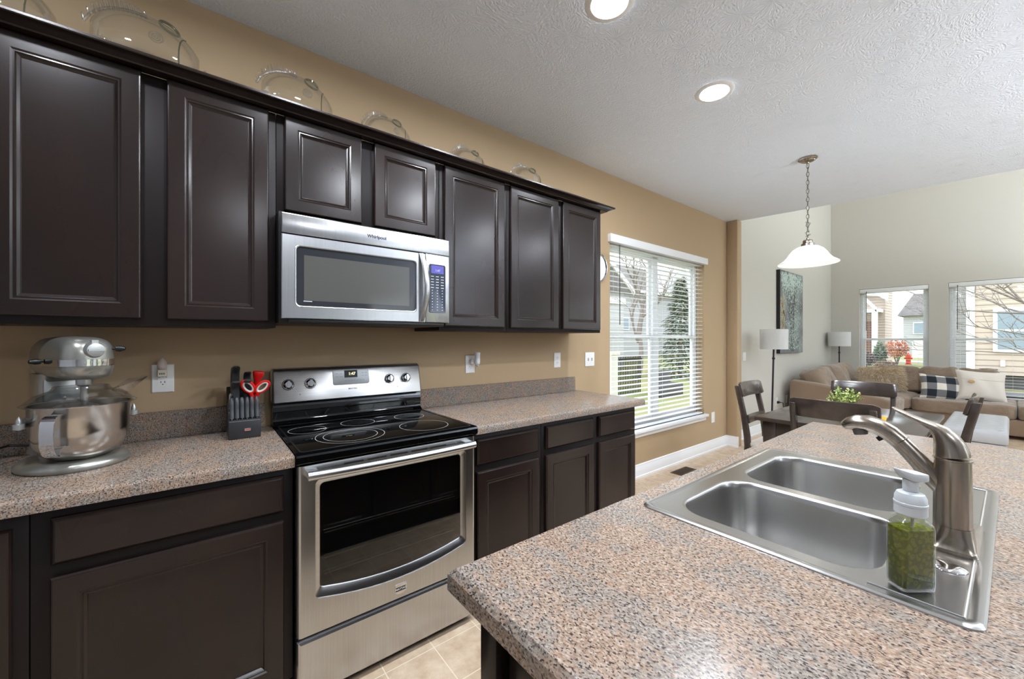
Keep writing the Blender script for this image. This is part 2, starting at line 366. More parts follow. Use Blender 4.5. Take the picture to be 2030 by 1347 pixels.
# ------------------------------------------------------------------ windows
def sash_window(name, axis, a0, a1, z0, z1, t, units, rail, sill=True, inward=-1):
    """vinyl double-hung units in an opening; t = coordinate of the frame plane, inward = sign towards the room"""
    P = (lambda p0, p1, q0, q1, r0, r1: (p0, p1, q0, q1, r0, r1)) if axis == 'y' else (lambda p0, p1, q0, q1, r0, r1: (q0, q1, p0, p1, r0, r1))
    root = bpy.data.objects.new(name, None); COL.objects.link(root); root['kind'] = 'structure'
    base = Vector(((a0+a1)/2, t, z0)) if axis == 'y' else Vector((t, (a0+a1)/2, z0)); root.location = base; OFF[root.name] = base
    s = -inward
    f = MB(); d0, d1 = t, t+s*.06; q = (min(d0, d1), max(d0, d1))
    f.box(*P(a0, a0+.045, *q, z0, z1)); f.box(*P(a1-.045, a1, *q, z0, z1)); f.box(*P(a0+.045, a1-.045, *q, z0, z0+.05)); f.box(*P(a0+.045, a1-.045, *q, z1-.045, z1))
    w = (a1-a0)/units
    for k in range(1, units): f.box(*P(a0+k*w-.045, a0+k*w+.045, *q, z0+.05, z1-.045))
    f.build('window_frame', whitew, root, bevel=.004)
    for k in range(units):
        b0, b1 = a0+k*w+.045, a0+(k+1)*w-.045
        for nm, r0, r1, dd in (('lower_sash', z0+.05, rail+.02, .008), ('upper_sash', rail-.02, z1-.045, .034)):
            g = MB(); q = sorted((t+s*dd, t+s*(dd+.024))); e = .032
            g.box(*P(b0, b0+e, *q, r0, r1)); g.box(*P(b1-e, b1, *q, r0, r1)); g.box(*P(b0+e, b1-e, *q, r0, r0+e+.006)); g.box(*P(b0+e, b1-e, *q, r1-e, r1))
            so = g.build(nm, whitew, root, bevel=.003)
            gp = MB(); m_ = t+s*(dd+.012); 
            if axis == 'y': gp.add([(b0+e, m_, r0+e), (b1-e, m_, r0+e), (b1-e, m_, r1-e), (b0+e, m_, r1-e)], [(0,1,2,3)])
            else: gp.add([(m_, b0+e, r0+e), (m_, b1-e, r0+e), (m_, b1-e, r1-e), (m_, b0+e, r1-e)], [(0,1,2,3)])
            gp.build('glass', pane, so, smooth=False)
    return root
kwin = sash_window('window_1', 'y', KW[0], KW[1], KW[2], KW[3], .09, 2, 1.36)
st = MB(); st.box(KW[0]-.03, KW[1]+.03, -.045, .09, KW[2]-.032, KW[2]); st.box(KW[0]-.02, KW[1]+.02, -.018, -.0005, KW[2]-.075, KW[2]-.033)
st.build('window_sill', whitew, kwin, bevel=.006)
w2 = sash_window('window_2', 'x', FL[0], FL[1], FL[2], FL[3], XF+.085, 1, 1.335)
w3 = sash_window('window_3', 'x', FR[0], FR[1], FR[2], FR[3], XF+.085, 2, 1.335)
for w_, a in ((w2, FL), (w3, FR)):
    s_ = MB(); s_.box(XF-.03, XF+.085, a[0]-.02, a[1]+.02, a[2]-.03, a[2]); s_.build('window_sill', whitew, w_, bevel=.005)
sash_window('added_window_4', 'y', 5.9, 9.2, .4, 2.3, YR-.085, 3, 1.335, inward=1); sash_window('added_window_5', 'y', 5.9, 9.2, 2.7, 4.7, YR-.085, 3, 3.7, inward=1)  # unseen rear windows, added and enlarged to bring daylight into the living room
dr = sash_window('door_1', 'y', 1.85, 2.75, .06, 2.05, YR-.085, 1, 1.0, inward=1); sash_window('window_6', 'y', 3.7, 5.0, .9, 2.1, YR-.085, 2, 1.5, inward=1)
for i, (x, y, h, lb) in enumerate([(3.25, -4.55, 1.75, 'added unseen torchiere fill lamp behind the camera'), (8.4, -4.5, 1.75, 'added unseen torchiere fill lamp at the living room end')]):  # invented uplights, out of view, added to brighten the ceilings and rooms
    t = thing('fill_torchiere', lb, 'floor lamp', (x, y, 0)); b = MB(); b.lathe([(.14, .001), (.14, .02), (.015, .03), (.012, h-.06), (.03, h-.05)], 24, (x, y, 0)); b.build('stand', blackmt, t)
    b = MB(); b.lathe([(.03, h-.05), (.12, h-.02), (.19, h+.05), (.20, h+.06), (.185, h+.05), (.11, h-.01), (.03, h-.03)], 32, (x, y, 0), cap0=False, cap1=False); b.build('bowl_shade', shadem, t)
    b = MB(); b.ell((x, y, h+.02), .07, .07, .03); b.build('bulb', torchfillm, t)

def blind(name, label, axis, a0, a1, ztop, zbot, t, step, wand_at, head, group=None, tilt=4, camber=.0024, thk=.0011, wand_m=None, head_t=None):
    P = (lambda p, q, r: (p, q, r)) if axis == 'y' else (lambda p, q, r: (q, p, r))
    base = P((a0+a1)/2, t, zbot); root = thing(name, label, 'blind', base, group)
    s = MB(); hw = .0245; z = ztop-.03; n = 0
    while z > zbot+.03:
        th = R(tilt); ring = []
        for a in (a0+.008, a1-.008):
            pr = []
            for k in range(5):
                u = -1+k/2; pr.append((u*hw*math.cos(th), u*hw*math.sin(th)+camber*(1-u*u)))
            ring.append([P(a, t+p, z+q+thk) for p, q in pr]+[P(a, t+p, z+q-thk) for p, q in pr[::-1]])
        s.rings(ring); z -= step; n += 1
    s.build('slats', slatm, root)
    b = MB(); q = P(0, 0, 0)
    def bx(m_, p0, p1, q0, q1, r0, r1):
        return m_.box(p0, p1, q0, q1, r0, r1) if axis == 'y' else m_.box(q0, q1, p0, p1, r0, r1)
    bx(b, a0+.006, a1-.006, t-.026, t+.026, zbot, zbot+.016); b.build('bottom_rail', slatm, root, bevel=.004)
    h0, h1 = head; hb = MB(); bx(hb, head_t[0], head_t[1], *sorted(head_t[2:]), h0, h1); hb.build('valance', whitew, root, bevel=.004)
    cdm = MB(); m = max(2, round((a1-a0)/.5))
    for k in range(m):
        a = a0+.12+(a1-a0-.24)*k/(m-1)
        for dq in (-.027, .027): cdm.tube([P(a, t+dq, ztop), P(a, t+dq, zbot)], .0009, 5)
    cdm.build('ladder_cords', whitepl, root)
    w = MB(); sgn = -1
    w.tube([P(wand_at, t-.04, ztop-.02), P(wand_at, t-.042, ztop-.75)], .0042, 8); w.build('tilt_wand', wandm, root, label='dark tilt wand')
    return root
slatm = mat('white_blind_slats', (236, 238, 240), .45)
wandm = mat('smoked_wand', (60, 58, 58), .3)
blind('window_blind', 'white slatted blind lowered over the kitchen window beside the tan wall', 'y', KW[0]+.01, KW[1]-.01, 2.215, KW[2]+.003, .035, .046, 2.735, (2.2, 2.272), tilt=3, head_t=(KW[0]-.03, KW[1]+.028, -.035, .06))
for a, lb in ((FL, 'white slatted blind on the narrower far window behind the sofa corner'), (FR, 'white slatted blind on the wide far window at the right edge')):
    # far wall: room side is -x
    root = blind('window_blind', lb, 'x', a[0]+.01, a[1]-.01, a[3]-.03, a[2]+.02, XF+.04, .046, a[1]-.1, (a[3]-.075, a[3]-.004), tilt=0, camber=.0012, thk=.0006, head_t=(a[0]+.004, a[1]-.004, XF+.005, XF+.07))

# ------------------------------------------------------------------ cabinet helpers
def door_mesh(x0, x1, z0, z1, y, stile=.056, slab=False):
    b = MB()
    if slab: prof = [(0, 0), (0, -.012), (.004, -.016), (.010, -.020)]
    else: prof = [(0, 0), (0, -.014), (.003, -.019), (.006, -.020), (stile-.006, -.020), (stile-.001, -.0165), (stile+.003, -.017), (stile+.006, -.013), (stile+.012, -.0085), (stile+.015, -.0075)]
    b.rings([[(x0+i, y+d, z0+i), (x1-i, y+d, z0+i), (x1-i, y+d, z1-i), (x0+i, y+d, z1-i)] for i, d in prof])
    return b
def wall_cab(label, x0, x1, z0, z1, doors, dz0, dz1, stile=.056):
    t = thing('wall_cabinet', label, 'cabinet', ((x0+x1)/2, -.16, z0), 'espresso wall cabinets')
    b = MB(); b.box(x0, x1, -.315, -.001, z0, z1); b.build('carcass', esp_in, t, bevel=.0015)
    for a, c in doors: door_mesh(a, c, dz0, dz1, -.3155, stile).build('door', esp, t, ang=12)
    return t
UB, UT = 1.379, 2.2797
wall_cab('dark tall wall cabinet above the stand mixer, with two doors', -.80, -.0205, UB, UT, [(-.775, -.431), (-.364, -.047)], 1.404, 2.2775)
wall_cab('dark wall cabinet at the left edge beyond the mixer, one door', -1.745, -.802, UB, UT, [(-1.71, -1.29), (-1.25, -.83)], 1.404, 2.2775)
wall_cab('short dark wall cabinet above the microwave', -.0185, .7385, 1.858, UT, [(.009, .328), (.386, .711)], 1.876, 2.2775)
wall_cab('single-door dark wall cabinet right beside the microwave', .7405, 1.194, UB, UT, [(.764, 1.171)], 1.402, 2.275)
wall_cab('two-door dark wall cabinet nearest the window', 1.196, 2.080, UB, UT, [(1.217, 1.627), (1.671, 2.063)], 1.402, 2.275)
# crown moulding swept along the cabinet tops with a return at the right end
prof = [(.021, 2.2795), (-.024, 2.2795), (-.027, 2.284), (-.034, 2.287), (-.044, 2.293), (-.054, 2.297), (-.062, 2.298), (-.065, 2.301), (-.065, 2.308), (.021, 2.308)]
prof = [(p, q) for p, q in prof]
cm = MB(); r0 = [(-1.745, -.337+p, q) for p, q in prof]; r1 = [(2.083-p, -.337+p, q) for p, q in prof]; r2 = [(2.083-p, -.001, q) for p, q in prof]
cm.rings([r0, r1, r2]); tag(cm.build('crown_moulding', esp, ang=25), 'dark crown moulding running along the top of the wall cabinets', 'moulding')

def base_cab(label, x0, x1, units, toe=True, end=False):
    t = thing('base_cabinet', label, 'cabinet', ((x0+x1)/2, -.3, 0), 'espresso base cabinets')
    MB().box(x0, x1, -.61, -.02, .102, .8735).build('carcass', esp_in, t, bevel=.0015)
    MB().box(x0+.002, x1-.002, -.535, -.515, 0, .1015).build('toe_kick', esp_in, t)
    for u in units:
        a, c, kind = u
        if kind == 'full': door_mesh(a, c, .125, .835, -.6105).build('door', esp, t, ang=12)
        else:
            door_mesh(a, c, .718, .845, -.6105, slab=True).build('drawer', esp, t, ang=12)
            door_mesh(a, c, .125, .684, -.6105).build('door', esp, t, ang=12)
    return t
base_cab('dark base cabinet under the mixer counter, wide drawer over one door', -.622, -.004, [(-.584, -.034, 'd')])
base_cab('dark corner base cabinet at the far left edge, full-height door', -1.1, -.624, [(-1.06, -.651, 'full')])
base_cab('dark base cabinet just right of the range, one drawer over one door', .764, 1.211, [(.783, 1.183, 'd')])
base_cab('dark base cabinet at the window end, two drawers over two doors', 1.213, 2.088, [(1.239, 1.639, 'd'), (1.69, 2.068, 'd')])

def counter(label, x0, x1, name='countertop', splash=None, endr=False):
    t = thing(name, label, 'countertop', ((x0+x1)/2, -.32, .876), 'speckled laminate countertops')
    pr = [(-.001, .8745), (-.001, .914), (-.632, .914), (-.640, .9125), (-.646, .908), (-.648, .902), (-.648, .8745)]
    b = MB(); b.prism(pr, 'x', x0, x1); b.build('worktop', lam, t, ang=30)
    s0, s1 = splash; b = MB(); b.prism([(-.001, .9145), (-.001, 1.026), (-.012, 1.026), (-.018, 1.022), (-.019, .9145)], 'x', s0, s1); b.build('backsplash', lam, t, ang=30)
    return t
counter('speckled brown countertop under the stand mixer and knife block', -1.745, -.003, splash=(-1.745, -.03))
counter('speckled brown countertop between the range and the window', .764, 2.155, splash=(.764, 2.13))

# ------------------------------------------------------------------ recessed lights, pendant
t = thing('fill_ceiling_light', 'added unseen fill light on the high living room ceiling', 'ceiling light', (7.3, -2.7, HZ-.1))  # unseen fixture added to lift the light in the living room
b = MB(); b.lathe([(.24, -.001), (.24, -.03), (.22, -.04)], 36, (7.3, -2.7, HZ)); b.build('pan', nickel, t)
b = MB(); b.lathe([(.225, -.0405), (.20, -.09), (.12, -.13), (.001, -.14)], 36, (7.3, -2.7, HZ)); b.build('diffuser', mat('fill_diffuser', (255, 254, 250), .5, emis=36, ecol=(240, 246, 255)), t)
for i, (x, y, lb) in enumerate([(1.143, -1.132, 'round white recessed ceiling light nearer the camera'), (2.142, -1.124, 'round white recessed ceiling light nearer the pendant'),
        (.143, -1.132, 'added unseen recessed fill light above the range'), (-.85, -1.132, 'added unseen recessed fill light above the mixer'), (.83, -2.36, 'lit recessed light over the near half of the island'), (1.55, -2.36, 'lit recessed light over the far half of the island'),  # range and mixer lights are unseen extras added to brighten the kitchen
        (2.86, -3.0, 'lit recessed light in front of the patio door'), (3.95, -3.1, 'lit recessed light beside the dining area'), (.18, -4.0, 'lit recessed light at the rear of the kitchen')]):
    t = thing('recessed_light', lb, 'ceiling light', (x, y, CZ-.02), 'recessed ceiling lights')
    b = MB(); b.lathe([(.072, -.0015), (.080, -.0075), (.098, -.0065), (.107, -.001)], 40, (x, y, CZ), cap0=False, cap1=False); b.build('trim_ring', whitepl, t)
    b = MB(); b.lathe([(.0725, -.0025), (.05, -.0026), (.01, -.0027)], 40, (x, y, CZ), cap0=False); b.build('lens', lampem, t)
# ------------------------------------------------------------------ range
t = thing('kitchen_range', 'stainless electric range with black glass cooktop between the counters', 'range', (.38, -.33, 0))
rx = lambda x: .004+(x-.004)*(.75/.739)
rz = lambda z: 1.33+(z-1.33)*1.0116
YD = -.652
MB().box(.006, .755, -.60, -.03, .03, .904).build('body', blackpl, t, bevel=.003)
for x in (.05, .71):
    for y in (-.55, -.1): MB().lathe([(.018, 0), (.018, .012), (.01, .014), (.01, .0295)], 14, (x, y, 0)).build('foot', blackpl, t)
# door with a recessed, bowed window
DX0, DX1, DZ0, DZ1 = .004, .754, rz(.268), rz(.878)
def winloop(x0, x1, zt, zs, zm, r, y, n=5, nb=10):
    pts = []
    for a in range(n+1): th = R(90-90*a/n); pts.append((x1-r+r*math.cos(th), zt-r+r*math.sin(th)))
    for a in range(n+1): th = R(0-90*a/n); pts.append((x1-r+r*math.cos(th), zs+r+r*math.sin(th)))
    for k in range(1, nb): u = k/nb; pts.append((x1-r+(x0+r-x1+r)*u, zs+(zm-zs)*4*u*(1-u)))
    for a in range(n+1): th = R(-90-90*a/n); pts.append((x0+r+r*math.cos(th), zs+r+r*math.sin(th)))
    for a in range(n+1): th = R(180-90*a/n); pts.append((x0+r+r*math.cos(th), zt-r+r*math.sin(th)))
    return pts
inner = winloop(rx(.081), rx(.673), rz(.802), rz(.418), rz(.386), .016, 0)
outer = winloop(rx(.062), rx(.694), rz(.822), rz(.388), rz(.350), .02, 0)
v, f = rect_hole([(DX0+.012, DZ0), (DX1-.012, DZ0), (DX1-.012, DZ1), (DX0+.012, DZ1)], [outer], 0)
b = MB(); b.add([(p.x, YD, p.y) for p in v], f)
b.rings([[(x, YD, z) for x, z in outer], [(x, YD+.004, z) for x, z in outer]], False, False)
b.rings([[(DX0, YD+.05, z), (DX0, YD+.012, z), (DX0+.004, YD+.003, z), (DX0+.012, YD, z)] for z in (DZ0, DZ1)], False, False) if False else None
for sx, s in ((DX0, 1), (DX1, -1)):
    b.add([(sx+s*.012, YD, DZ0), (sx+s*.005, YD+.003, DZ0), (sx, YD+.012, DZ0), (sx, YD+.045, DZ0), (sx+s*.012, YD, DZ1), (sx+s*.005, YD+.003, DZ1), (sx, YD+.012, DZ1), (sx, YD+.045, DZ1)],
          [(0,1,5,4), (1,2,6,5), (2,3,7,6)])
b.add([(DX0, YD+.045, DZ0), (DX0+.012, YD, DZ0), (DX1-.012, YD, DZ0), (DX1, YD+.045, DZ0)], [(0,1,2,3)])
b.add([(DX0, YD+.045, DZ1), (DX0+.012, YD, DZ1), (DX1-.012, YD, DZ1), (DX1, YD+.045, DZ1)], [(0,1,2,3)])
door = b.build('oven_door', steelv, t, ang=25)
b = MB(); b.rings([[(x, YD+.001, z) for x, z in outer], [(x, YD+.006, z) for x, z in outer], [(x*.12+x2*.88, YD+.014, z*.12+z2*.88) for (x, z), (x2, z2) in zip(outer, inner)], [(x, YD+.017, z) for x, z in inner], [(x, YD+.03, z) for x, z in inner]], False, False)
b.build('window_bezel', steel, door, ang=50)
b = MB(); b.add([(x, YD+.018, z) for x, z in inner], [tuple(range(len(inner)))]); b.build('oven_window', thin_glass('dark_oven_pane', (.30, .30, .30), 1.6, .04), door, smooth=False)
b = MB(); b.add([(x, YD+.049, z) for x, z in inner], [tuple(range(len(inner)))]); b.build('oven_interior', mat('dark_oven_enamel', (22, 22, 22), .5), door, smooth=False)
for zr in (.600, .505, .445):
    b = MB(); b.tube([(.10, YD+.030, zr), (.66, YD+.030, zr)], .0022, 6); b.tube([(.10, YD+.042, zr+.006), (.66, YD+.042, zr+.006)], .0016, 6)
    for k in range(12): b.tube([(.12+k*.047, YD+.030, zr+.001), (.12+k*.047, YD+.045, zr+.004)], .0014, 5)
    b.build('oven_rack', steel, door)
# handle: bowed bar on two standoffs
hp = []
for k in range(17):
    u = -1+k/8; hp.append((.379+u*.347, YD-.052+.014*u*u, rz(.851)-.0))
b = MB(); b.tube(hp, .0165, 16, sx=1.0); b.noise(0, 1)
for x in (.050, .708): b.box(x-.018, x+.018, YD-.045, YD-.0005, rz(.851)-.011, rz(.851)+.011)
b.build('oven_handle', steelv, door, ang=40)
b = MB()
for k in range(5):
    x0 = rx(.16)+k*.0905; b.box(x0, x0+.074, YD-.0008, YD+.002, rz(.858), rz(.8645))
b.build('vent_slots', darkslot, door, smooth=False)
b = MB(); b.prism([(rx(.358), rz(.325)), (rx(.405), rz(.325)), (rx(.405), rz(.294)), (rx(.392), rz(.286)), (rx(.371), rz(.286)), (rx(.358), rz(.294))], 'y', YD-.003, YD-.0003); bd = b.build('maker_badge', chrome, door)
b = MB(); b.box(rx(.360), rx(.403), YD-.0036, YD-.0031, rz(.298), rz(.314)); b.build('badge_plate', blackprint, door)
text('MAYTAG', .0115, face_y(rx(.3815), YD-.0037, rz(.306)), whiteprint, 'badge_lettering', door, bold=.0002)
# storage drawer
b = MB(); b.rings([[(DX0+i, YD+d, .03+i*.6), (DX1-i, YD+d, .03+i*.6), (DX1-i, YD+d, DZ0-.014-i), (DX0+i, YD+d, DZ0-.014-i)] for i, d in ((0, .05), (0, .012), (.004, .004), (.012, 0))])
b.build('storage_drawer', steelv, t, ang=25)
b = MB(); b.box(DX0+.004, DX1-.004, YD+.012, YD+.05, DZ0-.0135, DZ0-.0005); b.build('drawer_gap', blackpl, t)
# cooktop
b = MB(); b.prism([(-.062, .905), (-.062, .9195), (-.655, .9195), (-.663, .916), (-.666, .909), (-.664, .886), (-.655, .880), (-.60, .880), (-.60, .9045)], 'x', .0, .7605)
ct = b.build('cooktop', blackgl, t, ang=25)
b = MB()
b.rings([[(x, y, z) for x, y in rr(.380, -.36, hx, hy, .014)] for hx, hy, z in ((.366, .276, .9196), (.366, .276, .921), (.360, .270, .921), (.360, .270, .9196))], False, False)
b.build('cooktop_rim', blackpl, ct)
ringm = mat('pale_burner_print', (178, 178, 176), .4)
def ring_mark(x, y, r, w=.0010):
    b = MB(); b.lathe([(r-w, .9199), (r+w, .9199)], 56, (x, y, 0), cap0=False, cap1=False); b.build('burner_ring', ringm, ct, smooth=False)
for x, y, r in ((.112, -.25, .077), (.24, -.468, .138), (.24, -.468, .108), (.342, -.225, .078), (.572, -.485, .113), (.605, -.235, .076)): ring_mark(x, y, r)
# backguard: black riser and stainless console
b = MB(); b.prism([(-.031, .9197), (-.085, .9197), (-.078, .925), (-.062, .935), (-.058, .95), (-.064, .975), (-.060, 1.0), (-.050, 1.03), (-.031, 1.03)], 'x', -.001, .7515); b.build('riser', blackgl, t, ang=60)
bgx0, bgx1 = -.008, .747
def console(y_in, g): 
    return [(y, z) for y, z in ((-.030, 1.026+g), (-.084, 1.026+g), (-.093, 1.031+g), (-.093+.029, 1.172-g), (-.055, 1.186-g), (-.044, 1.1905-g), (-.030, 1.1905-g))]
b = MB(); rs = []
for x, g, q in ((bgx0, .012, .014), (bgx0+.004, .004, .006), (bgx0+.012, 0, 0), (bgx1-.012, 0, 0), (bgx1-.004, .004, .006), (bgx1, .012, .014)):
    rs.append([(x, min(y+q, -.030), z) for y, z in console(0, g)])
b.rings(rs); bgd = b.build('backguard', steelh, t, ang=40)
FT = R(10.7)
def on_face(x, z, out=0):   # point on the sloping console face
    return Matrix.Translation((x, -.093+.029*(z-1.031)/.141, z)) @ Euler((R(90)-FT, 0, 0)).to_matrix().to_4x4() @ Matrix.Translation((0, 0, out))
for x in (.06, .157, .558, .654):
    k = MB(); k.lathe([(.0215, 0), (.0215, .004), (.0175, .007), (.0165, .018), (.014, .020)], 28)
    k.box(-.0055, .0055, -.016, .016, .019, .027); k.xf(on_face(x, 1.112, .0015)); ko = k.build('knob', chrome, bgd, ang=35)
    b = MB(); b.lathe([(.0235, .0), (.0265, .0), (.0265, .0012), (.0235, .0012)], 32, cap0=False, cap1=False); b.xf(on_face(x, 1.112, .0006)); b.build('knob_ring', blackprint, bgd)
    b = MB()
    for a in range(-140, 141, 35):
        s, c = math.sin(R(a)), math.cos(R(a)); b.box(s*.031-.0018, s*.031+.0018, c*.031-.0007, c*.031+.0007, 0, .0004)
    b.xf(on_face(x, 1.112, .0004)); b.build('dial_marks', greyprint, bgd, smooth=False)
b = MB(); b.rings([[(x, y, z) for x, y in rr(0, 0, hx, hy, .012)] for hx, hy, z in ((.092, .040, 0), (.092, .040, .0012), (.089, .037, .002))], False); b.xf(on_face(.354, 1.134, .0005)); pn = b.build('control_panel', mat('grey_touch_panel', (150, 152, 152), .3, .3), bgd)
b = MB(); b.box(-.033, .033, -.019, .019, 0, .0006); b.xf(on_face(.352, 1.149, .0027)); b.build('clock_display', blackprint, bgd, label='dark clock display')
text('1:47', .021, on_face(.357, 1.149, .0036), mat('lit_digits', (236, 226, 170), .5, emis=1.2), 'clock_digits', bgd, bold=.0004)
b = MB(); rnd = random.Random(3)
for i in range(4):
    for j in range(2): b.box(-.080+j*.022, -.066+j*.022, .006+i*.008-.012, .0075+i*.008-.012, 0, .0003) if i % 2 else None
    for j in range(2): b.box(.052+j*.018, .063+j*.018, .006+i*.008-.012, .0075+i*.008-.012, 0, .0003) if i % 2 else None
for j in range(7): b.box(-.034+j*.015, -.025+j*.015, -.021, -.0195, 0, .0003)
b.xf(on_face(.354, 1.134, .0027)); b.build('touch_key_marks', greyprint, bgd, smooth=False)
text('MAYTAG', .011, on_face(.358, 1.073, .0008), greyprint, 'maker_lettering', bgd, bold=.0003)
b = MB(); b.box(-.002, .002, -.002, .002, 0, .0004); b.xf(on_face(.110, 1.063, .0005)); b.build('indicator_mark', blackprint, bgd, smooth=False)
b = MB(); b.box(-.002, .002, -.002, .002, 0, .0004); b.xf(on_face(.600, 1.066, .0005)); b.build('indicator_mark', blackprint, bgd, smooth=False)

# ------------------------------------------------------------------ microwave
t = thing('microwave', 'stainless over-the-range microwave hung under the short cabinet', 'microwave', (.36, -.2, 1.40))
mx = lambda x: -.012+(x+.006)*.9896
mz = lambda z: 1.33+(z-1.33)*.9875
YM = -.408
MB().box(-.0185, .7385, -.375, -.002, 1.398, 1.8565).build('body', blackpl, t, bevel=.003)
X0, X1, Z0, Z1 = mx(-.006), mx(.764), mz(1.417), mz(1.852)
def slab(x0, x1, z0, z1, y, d=.03, e=.004):
    b = MB(); b.rings([[(x0+i, y+q, z0+i), (x1-i, y+q, z0+i), (x1-i, y+q, z1-i), (x0+i, y+q, z1-i)] for i, q in ((0, d), (0, e*.8), (e*.3, e*.25), (e, 0))]); return b
slab(X0, X1, mz(1.770), Z1, YM).build('vent_panel', steelv, t, ang=25)
text('Whirlpool', .021, face_y(mx(.383), YM-.0006, mz(1.810)), mat('dark_chrome', (84, 84, 88), .2, 1), 'maker_lettering', t, bold=.0006)
# door with a window hole
wl = rr((mx(.046)+mx(.579))/2, (mz(1.470)+mz(1.721))/2, (mx(.579)-mx(.046))/2, (mz(1.721)-mz(1.470))/2, .018)
dx1 = mx(.629)
v, f = rect_hole([(X0+.003, Z0+.003), (dx1-.001, Z0+.003), (dx1-.001, mz(1.766)-.002), (X0+.003, mz(1.766)-.002)], [wl], 0)
b = MB(); b.add([(p.x, YM, p.y) for p in v], f)
oL = [(X0+.003, Z0+.003), (dx1-.001, Z0+.003), (dx1-.001, mz(1.766)-.002), (X0+.003, mz(1.766)-.002)]
b.rings([[(x, YM, z) for x, z in oL], [(x-(.003 if x < .1 else -.001), YM+.003, z-(.003 if z < 1.6 else -.002)) for x, z in oL], [(x-(.003 if x < .1 else -.001), YM+.032, z-(.003 if z < 1.6 else -.002)) for x, z in oL]], False, True)
mdoor = b.build('microwave_door', steelv, t, ang=25)
b = MB(); cx, cz = (mx(.046)+mx(.579))/2, (mz(1.470)+mz(1.721))/2; hx, hz = (mx(.579)-mx(.046))/2, (mz(1.721)-mz(1.470))/2
b.rings([[(x, y, z) for x, z in rr(cx, cz, hx-i, hz-i, .018)] for i, y in ((-.004, YM-.0005), (-.002, YM-.002), (.001, YM-.001), (.002, YM+.004))], False, False); b.build('window_trim', steel, mdoor)
b = MB(); b.rings([[(x, YM+.0035, z) for x, z in rr(cx, cz, hx-.0015, hz-.0015, .017)], [(x, YM+.006, z) for x, z in rr(cx, cz, hx-.0015, hz-.0015, .017)]]); b.build('door_glass', mwgl, mdoor)
b = MB(); b.box(mx(.077), mx(.544), YM+.0029, YM+.0034, mz(1.495), mz(1.686)); b.build('viewing_screen', mwin, mdoor, smooth=False)
text('accupop', .006, face_y(mx(.091), YM+.0028, mz(1.487)), whiteprint, 'door_lettering', mdoor) if False else MB().box(mx(.075), mx(.108), YM+.0026, YM+.0029, mz(1.4905), mz(1.4935)).build('door_print', whiteprint, mdoor, smooth=False)
# curved flat handle
rs = []
for k in range(21):
    u = k/20; z = mz(1.421)+(mz(1.764)-mz(1.421))*u; s = math.sin(PI*u); y = YM-.004-.030*s; xc = mx(.606)+.016*s; w = .0125+.003*s
    rs.append([(xc-w, y, z), (xc-w*.6, y-.005, z), (xc+w*.6, y-.005, z), (xc+w, y, z), (xc+w*.6, y+.004, z), (xc-w*.6, y+.004, z)])
b = MB(); b.rings(rs); b.build('door_handle', steel, mdoor, ang=50)
cp = slab(mx(.631), X1, Z0, mz(1.767), YM).build('control_frame', steelv, t, ang=25)
b = MB(); pcx, pcz = (mx(.650)+mx(.740))/2, (mz(1.471)+mz(1.715))/2
b.rings([[(x, y, z) for x, z in rr(pcx, pcz, .0445-i, .1205-i, .010)] for i, y in ((-.003, YM-.0003), (-.001, YM-.0022), (.001, YM-.001))], False); b.build('keypad', mat('slate_keypad', (58, 64, 76), .25), cp)
b = MB(); b.box(mx(.660), mx(.731), YM-.0018, YM-.0011, mz(1.671), mz(1.712)); b.build('display', mat('blue_lit_display', (66, 62, 140), .3, emis=.35), cp, label='blue display')
text('1:47', .016, face_y(mx(.697), YM-.0021, mz(1.686)), mat('display_digits', (150, 150, 220), .5, emis=.8), 'display_digits', cp)
b = MB()
for r_ in range(13):
    for c_ in range(3):
        w = .008 if r_ < 5 else .0028
        x = pcx-.028+c_*.028; z = mz(1.655)-r_*.0142
        b.box(x-w, x+w, YM-.0016, YM-.0011, z-.0014, z+.0014)
b.build('key_legends', whiteprint, cp, smooth=False)
MB().box(mx(.02), mx(.74), YM+.01, -.376, 1.400, Z0-.001).build('bottom_grille', blackpl, t, bevel=.002)

